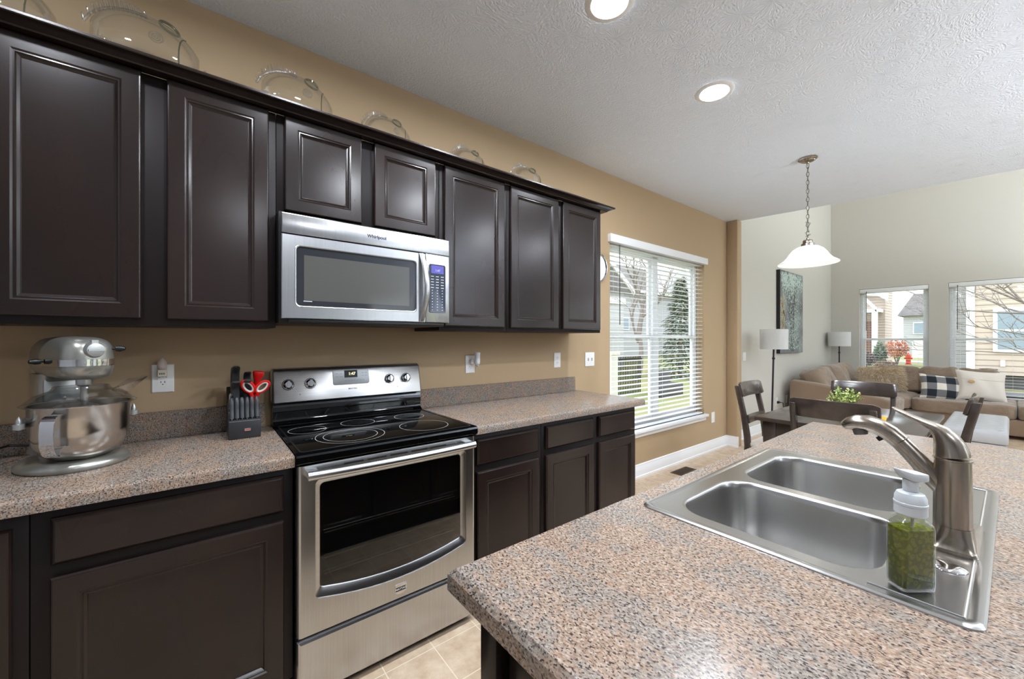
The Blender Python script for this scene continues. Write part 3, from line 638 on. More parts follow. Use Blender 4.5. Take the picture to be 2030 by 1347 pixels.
# ------------------------------------------------------------------ fish vases on the cabinets
def fish(label, x, s, y=-.17, flip=1):
    """blown-glass fish; s = body length"""
    z0 = 2.280; t = thing('glass_fish_vase', label, 'vase', (x, y, z0), 'clear glass fish vases above the cabinets')
    b = MB(); n = 28; rs = []; H = s*.86; cz = z0+H*.5
    for i in range(1, 22):
        a = -1+2*i/22; prof = (1-abs(a)**2.2)**.55; top = 1.0
        rs.append([(x+a*s*.5, y+s*.26*prof*math.cos(2*PI*k/n), cz-.0+H*.5*prof*math.sin(2*PI*k/n)*(1.0 if math.sin(2*PI*k/n) > 0 else .96)+a*H*(-.04)) for k in range(n)])
    b.rings(rs); b.build('body', clear, t, ang=80)
    zt = lambda a: cz+H*.5*(1-abs(a)**2.2)**.55-a*H*.04
    # comb-like dorsal fin
    b = MB(); 
    for i in range(14):
        a = -.95+.075*i; px = x+a*s*.5-s*.035; pz = zt(min(a, .9)); h = s*.105*(1-.35*abs(i-6)/7)
        b.tube([(px, y, pz-s*.01), (px-s*.012, y, pz+h*.6), (px-s*.02, y, pz+h)], [s*.014, s*.012, s*.008], 8)
    b.tube([(x+a*s*.5-s*.035, y, zt(min(a, .9))+s*.01) for a in [-.96+.1*k for k in range(11)]], s*.015, 8)
    b.build('dorsal_fin', clearfin, t, ang=80)
    # mouth opening rim on top
    pr = []; a0 = .36
    for k in range(20):
        th = 2*PI*k/20; a = a0+.17*math.cos(th); pr.append((x+a*s*.5, y+s*.075*math.sin(th), zt(a)+s*.012))
    b = MB(); b.tube(pr, s*.016, 8, closed=True); b.build('mouth_rim', clearrim, t, label='thick dark-looking glass rim')
    # eye rings on the near side and a curved gill line
    ex, ez = x+.16*s*.5, cz+H*.12; ey = y-s*.245
    b = MB()
    for r_ in (.058, .036, .014): b.tube([(ex+s*r_*math.cos(2*PI*k/20), ey-s*.004, ez+s*r_*math.sin(2*PI*k/20)) for k in range(20)], s*.007, 6, closed=True)
    b.build('eye', clearfin, t)
    b = MB(); g = []
    for k in range(13):
        u = -1+2*k/12; xx = x+s*.5*(.66-.12*(1-u*u)); a = (xx-x)/(s*.5); pf = (1-abs(a)**2.2)**.55; th = u*1.15
        g.append((xx, y-s*.262*pf*math.cos(th), cz-a*H*.04+H*.5*pf*math.sin(th)))
    b.tube(g, s*.007, 6); b.build('gill_line', clearrim, t)
    b = MB(); b.tube([(x+s*.50, y, cz-.04*H), (x+s*.535, y, cz-.02*H)], [s*.05, s*.065], 14); b.build('lips', clear, t)
    return t
fish('clear glass fish vase second from the left, largest in full view', -.425, .335)
fish('clear glass fish vase at the far left, mostly hidden by the moulding', -.80, .30)
fish('clear glass fish vase third from the left, above the range end', .087, .315)
fish('clear glass fish vase above the microwave', .515, .265)
fish('clear glass fish vase above the single-door cabinet', 1.02, .245)
fish('clear glass fish vase nearest the window', 1.485, .265)
# ------------------------------------------------------------------ stand mixer (local: bowl axis at origin, front = -y, z=0 on the counter)
t = thing('stand_mixer', 'pewter bowl-lift stand mixer with steel bowl on the left counter', 'mixer', (0, 0, 0))
b = MB(); n = 48; rs = []
def base_loop(g, z):
    out = []
    for k in range(n):
        a = 2*PI*k/n; c, s = math.cos(a), math.sin(a); yy = .055+(.155-g)*s
        w = (.132-g)*(1 if s < 0 else 1-.28*s*s); out.append((w*math.copysign(abs(c)**.85, c), yy, z))
    return out
b.rings([base_loop(.006, 0), base_loop(0, .008), base_loop(.002, .018), base_loop(.010, .026), base_loop(.03, .031), base_loop(.09, .033)]); b.build('base', pewter, t, ang=50)
b = MB(); rs = []
for z, hx, y0, y1 in ((.028, .062, .13, .235), (.06, .055, .140, .228), (.16, .052, .142, .222), (.24, .054, .138, .222), (.30, .056, .12, .23)):
    rs.append([(x, y, z) for x, y in rr(0, (y0+y1)/2, hx, (y1-y0)/2, .02)])
b.rings(rs); b.build('column', pewter, t, ang=50)
b = MB(); b.box(-.047, .047, .128, .142, .10, .292); cf = b.build('column_face', castm, t, bevel=.003)
MB().lathe([(.006, 0), (.006, .002), (.004, .003)], 12).xf(Matrix.Translation((0, .127, .215)) @ Euler((R(90), 0, 0)).to_matrix().to_4x4()).build('screw', steel, cf)
# motor head
b = MB(); rs = []; nn = 32
for y, cz, hw, hu, hd in ((.248, .345, .012, .02, .02), (.244, .345, .034, .045, .04), (.225, .345, .052, .066, .052), (.17, .345, .062, .078, .056), (.08, .345, .066, .082, .058), (-.01, .345, .067, .080, .060), (-.045, .345, .064, .076, .060), (-.068, .345, .055, .066, .056), (-.082, .345, .040, .050, .045), (-.088, .345, .018, .024, .02)):
    r_ = []
    for k in range(nn):
        a = 2*PI*k/nn; c, s = math.cos(a), math.sin(a); e = .62
        r_.append((hw*math.copysign(abs(c)**e, c), y, cz+(hu if s > 0 else hd)*math.copysign(abs(s)**e, s)))
    rs.append(r_)
b.rings(rs); b.build('motor_head', pewter, t, ang=60)
b = MB(); b.lathe([(.044, .293), (.059, .295), (.0645, .303), (.0662, .318), (.0665, .338)], 40, (0, -.020, 0), cap0=True); b.build('planetary_housing', pewter, t, ang=50)
# trim band round the head
b = MB(); pts = []
for k in range(25):
    a = R(-200+220*k/24); 
def band(off, z):
    out = []
    for y, hw in ((.20, .0605), (.12, .0665), (.04, .0685), (-.015, .0685), (-.042, .0660), (-.064, .058), (-.080, .042), (-.088, .020), (-.089, 0)): out.append((hw+off, y-(off if hw < .05 else 0), z))
    return out+[(-x, y, z) for x, y, z in out[-2::-1]]
h = [band(.0015, .331), band(.0015, .352)]; m_ = len(h[0])
b.add(h[0]+h[1], [(i, i+1, m_+i+1, m_+i) for i in range(m_-1)]); bd = b.build('trim_band', chrome, t, ang=60)
for i, ch in enumerate('KitchenAid'):
    u = (i-4.5)*.0135
    a = u/.07; x = .066*math.sin(a*1.15); y = -.0915+.052*(1-math.cos(a*1.15))*1.25
    text(ch, .0155, Matrix.Translation((x, y-.0015, .3415)) @ Euler((R(90), 0, a*1.05)).to_matrix().to_4x4(), pewter, 'lettering', bd, bold=.0004)
b = MB(); Mh = Matrix.Translation((0, -.083, .382)) @ Euler((R(90), 0, 0)).to_matrix().to_4x4()
b.lathe([(.026, -.02), (.025, .006), (.0215, .011), (.0215, .016), (.012, .018)], 28); b.box(-.019, .019, -.003, .003, .016, .021); b.box(-.008, .008, .020, .032, -.004, .010); b.xf(Mh); b.build('attachment_hub', castm, t, ang=35)
b = MB(); b.lathe([(.004, 0), (.004, .012), (.009, .014), (.0105, .024), (.006, .036), (.002, .038)], 14); b.xf(Matrix.Translation((.045, -.066, .385)) @ Euler((0, R(90), R(-25))).to_matrix().to_4x4()); b.build('hub_knob', blackpl, t)
b = MB(); b.lathe([(.003, 0), (.003, .012), (.008, .014), (.0095, .026), (.006, .038), (.002, .040)], 14); b.xf(Matrix.Translation((-.060, .06, .345)) @ Euler((0, R(-90), 0)).to_matrix().to_4x4()); b.build('speed_lever', blackpl, t)
# beater shaft
b = MB(); b.lathe([(.014, .262), (.020, .268), (.021, .294)], 20, (0, -.02, 0)); b.lathe([(.010, .15), (.010, .2625)], 14, (0, -.02, 0)); b.build('beater_shaft', steel, t)
b = MB()
for k in range(6):
    a = PI*k/6; b.tube([(.045*math.sin(PI*j/12)*math.cos(a)*1.0*(1 if True else 0)*(1 if j <= 12 else -1), .045*math.sin(PI*j/12)*math.sin(a)-.02, .165-.11*(1-math.cos(PI*j/12))/2) for j in range(13)]+[(-.045*math.sin(PI*j/12)*math.cos(a), -.045*math.sin(PI*j/12)*math.sin(a)-.02, .165-.11*(1-math.cos(PI*j/12))/2) for j in range(12, -1, -1)], .0013, 5)
b.build('wire_whip', steel, t)
# bowl
b = MB(); b.lathe([(.0, .026), (.045, .026), (.050, .030), (.072, .036), (.094, .055), (.108, .085), (.115, .125), (.1175, .202), (.1195, .204), (.1195, .207), (.1165, .207), (.1135, .125), (.105, .088), (.09, .06), (.05, .04), (.0, .038)], 56, cap0=False, cap1=False)
bowlm = mat('polished_bowl_steel', (206, 202, 196), .17, 1, aniso=.6, stretch=(1, 1, 1), var=(7, (194, 190, 184)))
bowl = b.build('bowl', bowlm, t, ang=50)
ha = R(226); hd = Vector((math.cos(ha), math.sin(ha), 0)); hs = Vector((-hd.y, hd.x, 0)); rs = []
path = [(.1165, .186), (.130, .188), (.150, .182), (.160, .165), (.163, .130), (.160, .095), (.150, .072), (.134, .062), (.122, .072), (.112, .085)]
for i, (r_, z) in enumerate(path):
    c = hd*r_+Vector((0, 0, z)); w = .0155 if i < 8 else .010
    rs.append([c-hs*w, c+hs*w, c+hs*w+hd*.0018+Vector((0,0,.0012)), c-hs*w+hd*.0018+Vector((0,0,.0012))])
b = MB(); b.rings(rs); b.build('bowl_handle', chrome, bowl, ang=70)
# lift arms with pins
for s in (-1, 1):
    b = MB(); b.tube([(s*.05, .16, .16), (s*.10, .09, .155), (s*.128, .02, .152), (s*.134, -.002, .152)], [.013, .012, .011, .010], 10)
    b.lathe([(.013, .146), (.013, .160), (.007, .163), (.007, .172), (.001, .184)], 14, (s*.134, 0, 0)); b.build('lift_arm', castm, t, ang=50)
# pouring shield
b = MB(); b.lathe([(.132, .2085), (.1285, .212), (.105, .236), (.070, .252), (.064, .262)], 48, cap0=False, cap1=False)
b.tube([(.132*math.cos(2*PI*k/48), .132*math.sin(2*PI*k/48), .2085) for k in range(48)], .0016, 6, closed=True); b.tube([(.064*math.cos(2*PI*k/36), .064*math.sin(2*PI*k/36), .262) for k in range(36)], .0016, 6, closed=True); b.build('pouring_shield', plastglass, t, ang=50)
b = MB(); b.add([(.040, -.075, .245), (.105, -.045, .236), (.150, -.060, .285), (.075, -.110, .285), (.118, .015, .232), (.165, .02, .285)], [(0, 1, 2, 3), (1, 4, 5, 2)]); b.build('pouring_chute', plastglass, t, smooth=False)
b = MB(); b.tube([(-.04, .23, .05), (-.09, .25, .06), (-.14, .22, .055), (-.20, .15, .03), (-.26, .13, .006), (-.36, .15, .0052), (-.50, .11, .0052)], .0042, 8); b.tube([(-.05, .235, .10), (-.12, .24, .12), (-.22, .22, .11), (-.34, .21, .09), (-.5, .2, .08)], .0035, 8) if False else None; b.build('power_cord', blackpl, t)
t.location = (-.576, -.325, .9142); t.rotation_euler = (0, 0, R(28))

# ------------------------------------------------------------------ knife block
kx0, kx1 = -.179, -.065; kc = (kx0+kx1)/2
t = thing('knife_block', 'black knife block on the counter beside the range', 'knife block', (kc, -.14, .9142))
b = MB(); b.prism([(-.237, .9142), (-.239, .990), (-.206, 1.000), (-.200, 1.024), (-.188, 1.032), (-.062, 1.120), (-.045, 1.112), (-.038, .9142)], 'x', kx0, kx1); b.build('block', mat('charcoal_block', (40, 41, 43), .42, bump=(60, .08, .002)), t, bevel=.004)
MB().box(kc-.002, kc+.020, -.2405, -.2388, .946, .957).build('badge', chrome, t)
MB().box(kc, kc+.018, -.2411, -.2406, .950, .953).build('badge_lettering', red, t, smooth=False)
def at_dir(x, y, z, lean, roll=0, side=0):
    return Matrix.Translation((x, y, z)) @ Euler((R(lean), R(side), 0)).to_matrix().to_4x4() @ Euler((0, 0, R(roll))).to_matrix().to_4x4()
def handle(L, w, d, hook):
    """contoured knife handle along +z"""
    b = MB(); rs = []
    for k in range(13):
        u = k/12; ww = w*(.86+.14*math.cos(u*7.5))*(1.0 if u < .97 else .8); off = hook*max(0, u-.55)**2
        rs.append([(x, y-off, u*L) for x, y in rr(0, 0, d/2*(1 if u < .9 else (.92 if u < .97 else .6)), ww/2, min(d, ww)*(.42 if u < .97 else .25), 4)])
    b.rings(rs); return b
hn = mat('grey_black_handle', (58, 60, 62), .42)
sk0 = None
names = ['steak knife with dark handle at the left end of the knife block row', 'steak knife with dark handle second from the left in the block row', 'steak knife with dark handle third from the left in the block row',
         'steak knife with dark handle third from the right in the block row', 'steak knife with dark handle second from the right in the block row', 'steak knife with dark handle at the right end of the knife block row']
for i in range(6):
    p = (kx0+.013+i*.0176, -.219, .9985)
    if sk0 is None:
        sk0 = thing('steak_knife', names[0], 'knife', (0, 0, 0), 'steak knives in the knife block')
        handle(.088, .022, .0158, -.04).build('handle', hn, sk0); MB().box(-.0008, .0008, -.006, .006, -.03, -.0002).build('blade', steel, sk0); k = sk0
    else: k = dup(sk0, names[i])
    k.location = p; k.rotation_euler = (R(-8), 0, 0)
for (x, y, z, L, w, lb) in [(-.150, -.095, 1.098, .138, .036, "chef's knife with thick black handle at the back left of the block"), (-.152, -.150, 1.060, .115, .036, 'large black-handled knife in front of the tallest handle in the block'),
                            (-.106, -.095, 1.098, .112, .030, 'black-handled knife behind the red scissors, at the back'), (-.110, -.145, 1.064, .116, .030, 'black-handled knife left of and behind the red scissors')]:
    k = thing('kitchen_knife', lb, 'knife', (0, 0, 0), 'large knives in the knife block')
    handle(L, w*.8, w*.92, .35).build('handle', hn, k); MB().box(-.001, .001, -w*.42, w*.42, -.04, -.0002).build('blade', steel, k)
    k.location = (x, y, z); k.rotation_euler = (R(14), 0, 0)
k = thing('honing_steel', 'shiny steel-handled knife at the front left of the knife block', 'knife', (0, 0, 0))
handle(.072, .022, .016, .1).build('handle', chrome, k); MB().box(-.0008, .0008, -.005, .005, -.03, -.0002).build('blade', steel, k)
k.location = (-.168, -.184, 1.036); k.rotation_euler = (R(8), 0, 0)
# scissors with red and white loops
k = thing('kitchen_scissors', 'red-handled scissors with white-lined finger loops in the knife block', 'scissors', (0, 0, 0))
wl_ = mat('white_rubber', (226, 222, 214), .5)
for s in (-1, 1):
    lp = [(s*.026+.021*math.cos(a)*1.0+s*.012*math.sin(a), 0, .074+.027*math.sin(a)) for a in [2*PI*q/20 for q in range(20)]]
    b = MB(); b.tube(lp, .0062, 10, closed=True); b.tube([(s*.016, 0, .050), (s*.008, 0, .03), (s*.006, 0, .0)], [.008, .009, .008], 10); hd_ = b.build('handle', red, k)
    b = MB(); b.tube([(s*.026+(x-s*.026)*.78, -.001, .074+(z-.074)*.80) for x, y, z in lp], .0050, 8, closed=True); b.build('loop_lining', wl_, hd_)
MB().box(-.010, .010, -.002, .002, -.04, -.0002).build('blades', steel, k)
k.location = (-.086, -.160, 1.052); k.rotation_euler = (R(16), R(4), 0)
k = thing('kitchen_tool', 'tool with flared solid red handle at the right back of the knife block', 'kitchen tool', (0, 0, 0))
b = MB(); b.lathe([(.008, 0), (.010, .035), (.013, .055), (.021, .078), (.024, .092), (.021, .096)], 18, sy=.7); b.build('handle', red, k)
MB().box(-.003, .003, -.003, .003, -.035, -.0002).build('shank', steel, k)
k.location = (-.078, -.105, 1.092); k.rotation_euler = (R(10), R(10), 0)

# ------------------------------------------------------------------ wall plates and plug-ins
def plate(name, label, cat, x, z, w=.072, h=.118, kind='duplex', group=None, y=0, m=whitepl):
    t = thing(name, label, cat, (x, y, z-h/2), group)
    b = MB(); b.rings([[(x+sx*(w/2-i), y+d, z+sz*(h/2-i)) for sx, sz in ((-1,-1), (1,-1), (1,1), (-1,1))] for i, d in ((0, -.0006), (0, -.003), (.003, -.0058), (.006, -.0062))]); b.build('cover_plate', m, t, ang=25)
    if kind == 'duplex':
        for dz in (.020, -.020):
            b = MB(); b.rings([[(p, y+q, r_) for p, r_ in rr(x, z+dz, .0165, .0135, .008)] for q in (-.0060, -.0078)]); so = b.build('socket', m, t)
            b = MB()
            for dx, hh in ((-.006, .0045), (.006, .0038)): b.box(x+dx-.0011, x+dx+.0011, y-.0081, y-.0076, z+dz+.001-hh+.003, z+dz+.001+hh+.001)
            b.lathe([(.0022, 0), (.0022, .0005)], 10).xf(Matrix.Translation((x, y-.0076, z+dz-.007)) @ Euler((R(90), 0, 0)).to_matrix().to_4x4(), len(b.v)-20); b.build('slots', darkslot, so, smooth=False)
    elif kind == 'decora':
        b = MB(); b.rings([[(p, y+q, r_) for p, r_ in rr(x, z, .0165, .0335, .003)] for q in (-.0060, -.0080)]); so = b.build('socket', m, t)
        b = MB()
        for dz in (.019, -.015):
            for dx in (-.006, .006): b.box(x+dx-.0012, x+dx+.0012, y-.0084, y-.0079, z+dz-.004, z+dz+.004)
            b.box(x-.002, x+.002, y-.0084, y-.0079, z+dz-.012, z+dz-.008)
        for dx in (-.011, .011): b.box(x+dx-.002, x+dx+.002, y-.0084, y-.0079, z+.0035, z+.0055)
        b.build('slots', darkslot, so, smooth=False)
    elif kind == 'toggle2':
        for dx in (-.023, .023):
            b = MB(); b.box(x+dx-.005, x+dx+.005, y-.0068, y-.0061, z-.012, z+.012); b.build('toggle_slot', greyprint, t)
            b = MB(); b.prism([(y-.0068, z-.004), (y-.017, z+.004), (y-.017, z+.009), (y-.0068, z+.006)], 'x', x+dx-.0035, x+dx+.0035); b.build('toggle', m, t, bevel=.001)
    elif kind == 'rocker':
        b = MB(); b.box(x-.0165, x+.0165, y-.0075, y-.0062, z-.033, z+.033); b.build('rocker', m, t, bevel=.001)
    return t
plate('wall_outlet', 'white wall outlet behind the mixer and knife block, with a night light in it', 'outlet', -.3945, 1.165, kind='decora', group='kitchen wall outlets')
plate('wall_outlet', 'white wall outlet right of the range, with a white plug-in', 'outlet', 1.1325, 1.166, kind='duplex', group='kitchen wall outlets')
plate('wall_outlet', 'white wall outlet beside the double switch plate', 'outlet', 1.939, 1.167, kind='duplex', group='kitchen wall outlets')
plate('light_switch', 'white double toggle switch plate left of the kitchen window', 'switch', 2.326, 1.161, w=.118, kind='toggle2')
plate('blank_wall_plate', 'white blank wall plate low beside the kitchen window sill', 'wall plate', 4.552, .395, w=.076, h=.126, kind='blank')
plate('light_switch', 'white switch plate on the grey wall past the tan corner', 'switch', 5.44, 1.10, w=.095, kind='rocker', y=-.0005)
plate('wall_outlet', 'white low outlet behind the floor lamp, with a black plug', 'outlet', 6.62, .385, kind='blank', y=-.0005)
plate('wall_outlet', 'white low outlet on the grey wall beside the sofa arm', 'outlet', 7.05, .385, kind='blank', y=-.0005)
# night light
t = thing('night_light', 'plug-in night light with clear bulb in the left wall outlet', 'night light', (-.396, -.02, 1.175))
b = MB(); b.rings([[(p, q, r_) for p, r_ in rr(-.3955, 1.189, .0165-i, .0145-i*.6, .003)] for i, q in ((0, -.0085), (0, -.026), (.003, -.030))]); bo = b.build('socket_body', almond, t)
b = MB()
for k in range(3): b.box(-.4045+k*.0065, -.4005+k*.0065, -.0306, -.0299, 1.183, 1.190)
b.build('grille_print', greyprint, bo, smooth=False)
b = MB(); b.lathe([(.010, 0), (.0155, .008), (.0165, .018), (.014, .034), (.007, .046), (.001, .050)], 20, (-.396, -.022, 1.2045)); b.build('bulb_shade', mat('frosted_bulb_glass', (236, 218, 206), .3, alpha=.55), t, ang=60)
# plug-in on the second outlet
t = thing('plug_in_night_light', 'white cylindrical plug-in on the outlet right of the range', 'night light', (1.15, -.03, 1.155))
b = MB(); b.box(1.126, 1.156, -.03, -.0085, 1.168, 1.202); b.build('plug_body', whitepl, t, bevel=.004)
b = MB(); b.lathe([(.010, -.036), (.017, -.028), (.0185, -.010), (.0185, .030), (.0195, .034), (.0195, .046), (.012, .048)], 24, (1.160, -.047, 1.198)); b.build('lamp_cylinder', mat('white_diffuser', (232, 234, 238), .3), t, ang=50)
b = MB(); b.ell((1.158, -.052, 1.158), .011, .011, .009); b.build('light_sensor', chrome, t)
# round wall clock
t = thing('wall_clock', 'round white wall clock half hidden behind the last wall cabinet', 'clock', (2.40, -.01, 1.82))
Mc = Matrix.Translation((2.405, -.001, 1.955)) @ Euler((R(90), 0, 0)).to_matrix().to_4x4()
b = MB(); b.lathe([(.133, 0), (.134, .018), (.130, .024), (.124, .022), (.121, .014)], 48); b.xf(Mc); b.build('clock_rim', chrome, t)
b = MB(); b.lathe([(.1215, .012), (.1215, .013)], 48); b.xf(Mc); b.build('clock_face', whitepl, t)
b = MB()
for k in range(12):
    a = 2*PI*k/12; c, s = math.cos(a), math.sin(a); b.add([(c*.098-s*.004, s*.098+c*.004, .0135), (c*.098+s*.004, s*.098-c*.004, .0135), (c*.113+s*.004, s*.113-c*.004, .0135), (c*.113-s*.004, s*.113+c*.004, .0135)], [(0,1,2,3)])
b.xf(Mc); b.build('hour_marks', blackprint, t, smooth=False)
b = MB(); b.box(-.003, .003, -.015, .062, .0145, .0155); b.box(-.085, .015, -.002, .002, .016, .017); b.xf(Mc); b.build('clock_hands', blackprint, t, smooth=False)

# ------------------------------------------------------------------ island
IX0, IX1, IY0, IY1 = .0905, 2.175, -1.591, -2.62
SX, SY, SL, SW = .6024, -1.6496, .8373, .5533
t = thing('kitchen_island', 'dark island cabinet under the speckled counter in the foreground', 'island', (1.13, -2.0, 0))
b = MB(); b.box(.150, .170, -2.30, -1.662, .0, .8735); b.box(2.08, 2.10, -2.30, -1.662, .0, .8735); b.box(.170, 2.08, -1.682, -1.662, .0, .8735); b.box(.170, 2.08, -2.30, -2.28, .0, .8735); b.box(.170, 2.08, -2.28, -1.682, .0, .10); b.build('carcass', esp_in, t)
b = MB(); b.box(.120, .1495, -1.700, -1.655, .0, .8735); b.build('corner_post', esp, t, bevel=.002)
b = MB(); b.box(.139, .1495, -2.30, -1.712, .0, .8735); b.build('end_panel', esp, t, bevel=.002)
for a, c in ((.17, .60), (.62, 1.02), (1.04, 1.44), (1.46, 2.08)):
    dm = door_mesh(a, c, .125, .845, 0); dm.xf(Matrix.Translation((0, -1.6615, 0)) @ Matrix.Scale(-1, 4, (0, 1, 0))); dm.build('door', esp, t, ang=12)
t = thing('island_countertop', 'speckled pinkish-grey island countertop around the sink', 'countertop', (1.13, -2.1, .8745), 'speckled laminate countertops')
oL = [(IX0+.011, IY0-.011), (IX1-.011, IY0-.011), (IX1-.011, IY1), (IX0+.011, IY1)]
hole = [(SX+.02, SY-.02), (SX+SL-.02, SY-.02), (SX+SL-.02, SY-SW+.02), (SX+.02, SY-SW+.02)]
v, f = rect_hole(oL, [hole], .914); b = MB(); b.add(v, f)
def lo(g, z): return [(IX0+g, IY0-g, z), (IX1-g, IY0-g, z), (IX1-g, IY1, z), (IX0+g, IY1, z)]
b.rings([lo(.011, .914), lo(.0005, .9045), lo(0, .903), lo(0, .8745), lo(.03, .8745)], False, False)
b.rings([[(x, y, .914) for x, y in hole], [(x, y, .8745) for x, y in hole]], False, False)
b.build('worktop', lam, t, ang=20)

# ------------------------------------------------------------------ sink
t = thing('kitchen_sink', 'double-bowl stainless drop-in sink set in the island counter', 'sink', (SX+SL/2, SY-SW/2, .9145))
scx, scy = SX+SL/2, SY-SW/2
b1 = (.818, -1.893, .166, .190); b2 = (1.200, -1.888, .184, .182)
def bowl_loops(c, g, z, r=.075): return [(x, y, z) for x, y in rr(c[0], c[1], c[2]-g, c[3]-g, max(.02, r-g*.5), 8)]
def outer_loop(g, z): return [(x, y, z) for x, y in rr(scx, scy, SL/2-g, SW/2-g, max(.006, .022-g*.5), 6)]
v, f = rect_hole(outer_loop(.018, 0), [bowl_loops(b1, 0, 0), bowl_loops(b2, 0, 0)], .9175)
b = MB(); b.add(v, f); b.rings([outer_loop(-.0005, .9143), outer_loop(0, .9165), outer_loop(.003, .9192), outer_loop(.009, .9198), outer_loop(.014, .9188), outer_loop(.018, .9175)], False, False)
deck = b.build('sink_deck', sinkm, t, ang=35)
for c in (b1, b2):
    b = MB(); b.rings([bowl_loops(c, g, z) for g, z in ((0, .9175), (.002, .9172), (.005, .9155), (.007, .911), (.009, .90), (.016, .78), (.022, .748), (.034, .732), (.06, .727), (.12, .724))], False, True); o = b.build('bowl', sinkm, t, ang=60)
    b = MB(); b.lathe([(.044, .7245), (.042, .728), (.034, .727), (.03, .7262), (.0, .7262)], 28, (c[0], c[1], 0), cap0=False, cap1=False); b.build('drain', chrome, o)
# embossed line round the rear ledge
b = MB(); b.tube([(SX+.026, SY-SW+.13, .9176), (SX+.024, SY-SW+.022, .9176), (SX+SL-.024, SY-SW+.022, .9176), (SX+SL-.026, SY-SW+.13, .9176)], .0022, 8); b.build('ledge_ridge', sinkm, deck)
t = thing('sink_hole_cover', 'shiny oval chrome hole cover on the sink ledge beside the soap', 'hole cover', (.803, -2.152, .9178))
b = MB(); b.lathe([(.026, 0), (.025, .002), (.015, .0042), (.0, .0048)], 32, (.803, -2.152, .9178)); b.build('cap', chrome, t, ang=60)

# ------------------------------------------------------------------ faucet (spout over the bowls, towards +y)
FX, FY = .907, -2.152
t = thing('kitchen_faucet', 'brushed nickel single-lever pull-out faucet behind the sink bowls', 'faucet', (FX, FY, .918))
b = MB(); rs = []
for z, cx_, hx, hy, r_ in ((.9178, .974, .104, .0335, .014), (.9240, .974, .104, .0335, .014), (.9255, .972, .101, .0320, .014), (.930, .958, .084, .0312, .016), (.938, .934, .058, .0302, .020), (.950, .916, .0385, .0288, .025), (.9642, .907, .0285, .0278, .0275)):
    rs.append([(x, y, z) for x, y in rr(cx_, FY-.001, hx, hy, r_, 8)])
b.rings(rs); b.build('base_plate', nickel, t, ang=60)
b = MB(); b.lathe([(.0274, .9645), (.0272, .966), (.0266, 1.03), (.0258, 1.085), (.0258, 1.0915), (.0276, 1.093), (.0276, 1.0955), (.025, 1.0965)], 40, (FX, FY, 0)); b.build('body', nickel, t, ang=35)
def sweep(path, up=(1, 0, 0), n=20, e=1.0):
    rs = []
    P_ = [Vector((FX, p[0], p[1])) for p in path]
    for i, p in enumerate(path):
        a, c = P_[max(0, i-1)], P_[min(len(path)-1, i+1)]; tg = (c-a).normalized(); nrm = Vector((1, 0, 0)).cross(tg)
        g = 1.14; rs.append([P_[i]+nrm*(g*p[2]*math.sin(2*PI*k/n))+Vector((1, 0, 0))*(g*p[3]*math.cos(2*PI*k/n)) for k in range(n)])
    b = MB(); b.rings(rs); return b
sweep([(-2.140, 1.022, .010, .012), (-2.128, 1.046, .0165, .0165), (-2.108, 1.075, .0150, .0165), (-2.092, 1.096, .0148, .0168), (-2.078, 1.1125, .0148, .017)]).build('spout', nickel, t, ang=60)
sh = sweep([(-2.0775, 1.113, .0152, .0174), (-2.062, 1.1275, .0155, .018), (-2.045, 1.138, .0158, .0185), (-2.026, 1.1435, .0158, .019), (-2.008, 1.1425, .0145, .0185), (-1.994, 1.1375, .012, .017), (-1.985, 1.1325, .0085, .014), (-1.983, 1.1315, .004, .008)]).build('spray_head', nickel, t, ang=60)
b = MB(); b.lathe([(.0125, -.012), (.0135, 0), (.0135, .008)], 20); b.xf(Matrix.Translation((FX, -2.012, 1.1285)) @ Euler((R(-12), 0, 0)).to_matrix().to_4x4()); b.build('nozzle', mat('grey_nozzle', (110, 106, 100), .4), sh)
b = MB(); b.box(FX-.006, FX+.006, -2.058, -2.040, 1.112, 1.122); b.xf(Matrix.Translation((FX, -2.05, 1.117)) @ Euler((R(-38), 0, 0)).to_matrix().to_4x4() @ Matrix.Translation((-FX, 2.05, -1.117))); b.build('spray_button', blackpl, sh, bevel=.002)
sweep([(-2.1515, 1.0985, .0222, .0222), (-2.1505, 1.105, .0222, .0222), (-2.1485, 1.118, .0205, .0212), (-2.1435, 1.132, .0172, .0195), (-2.136, 1.1445, .0128, .0172), (-2.125, 1.1535, .0085, .0148), (-2.110, 1.161, .0058, .0125), (-2.094, 1.1685, .0046, .0112), (-2.078, 1.177, .0038, .0105), (-2.068, 1.183, .0028, .008), (-2.065, 1.1848, .001, .003)], n=28).build('lever_handle', nickel, t, ang=60)
MB().lathe([(.0022, 0), (.0022, .0008)], 12).xf(Matrix.Translation((FX-.0, FY-.0215, 1.112)) @ Euler((R(75), 0, 0)).to_matrix().to_4x4()).build('set_screw', blackpl, t)

# ------------------------------------------------------------------ soap bottle (local, then turned towards the room)
t = thing('soap_dispenser', 'clear pump bottle of green hand soap on the sink ledge', 'soap bottle', (0, 0, 0))
def sb(hx, hy, r_, z): return [(x, y, z) for x, y in rr(0, 0, hx, hy, r_, 6)]
b = MB(); b.rings([sb(.031, .018, .008, .0), sb(.0335, .0205, .009, .003), sb(.034, .021, .009, .012), sb(.034, .021, .009, .104), sb(.0325, .0205, .010, .111), sb(.027, .0195, .014, .117), sb(.0225, .0185, .0175, .121), sb(.0215, .0185, .0175, .126)], True, False); bt = b.build('bottle', plastglass, t, ang=50)
soapm = mat('green_liquid_soap', (150, 160, 24), .12, trans=.38, ior=1.33)
nt = soapm.node_tree; tc = nt.nodes.new('ShaderNodeTexCoord'); vo = nt.nodes.new('ShaderNodeTexVoronoi'); vo.feature = 'SMOOTH_F1'; vo.inputs['Scale'].default_value = 105; nt.links.new(tc.outputs['Object'], vo.inputs['Vector'])
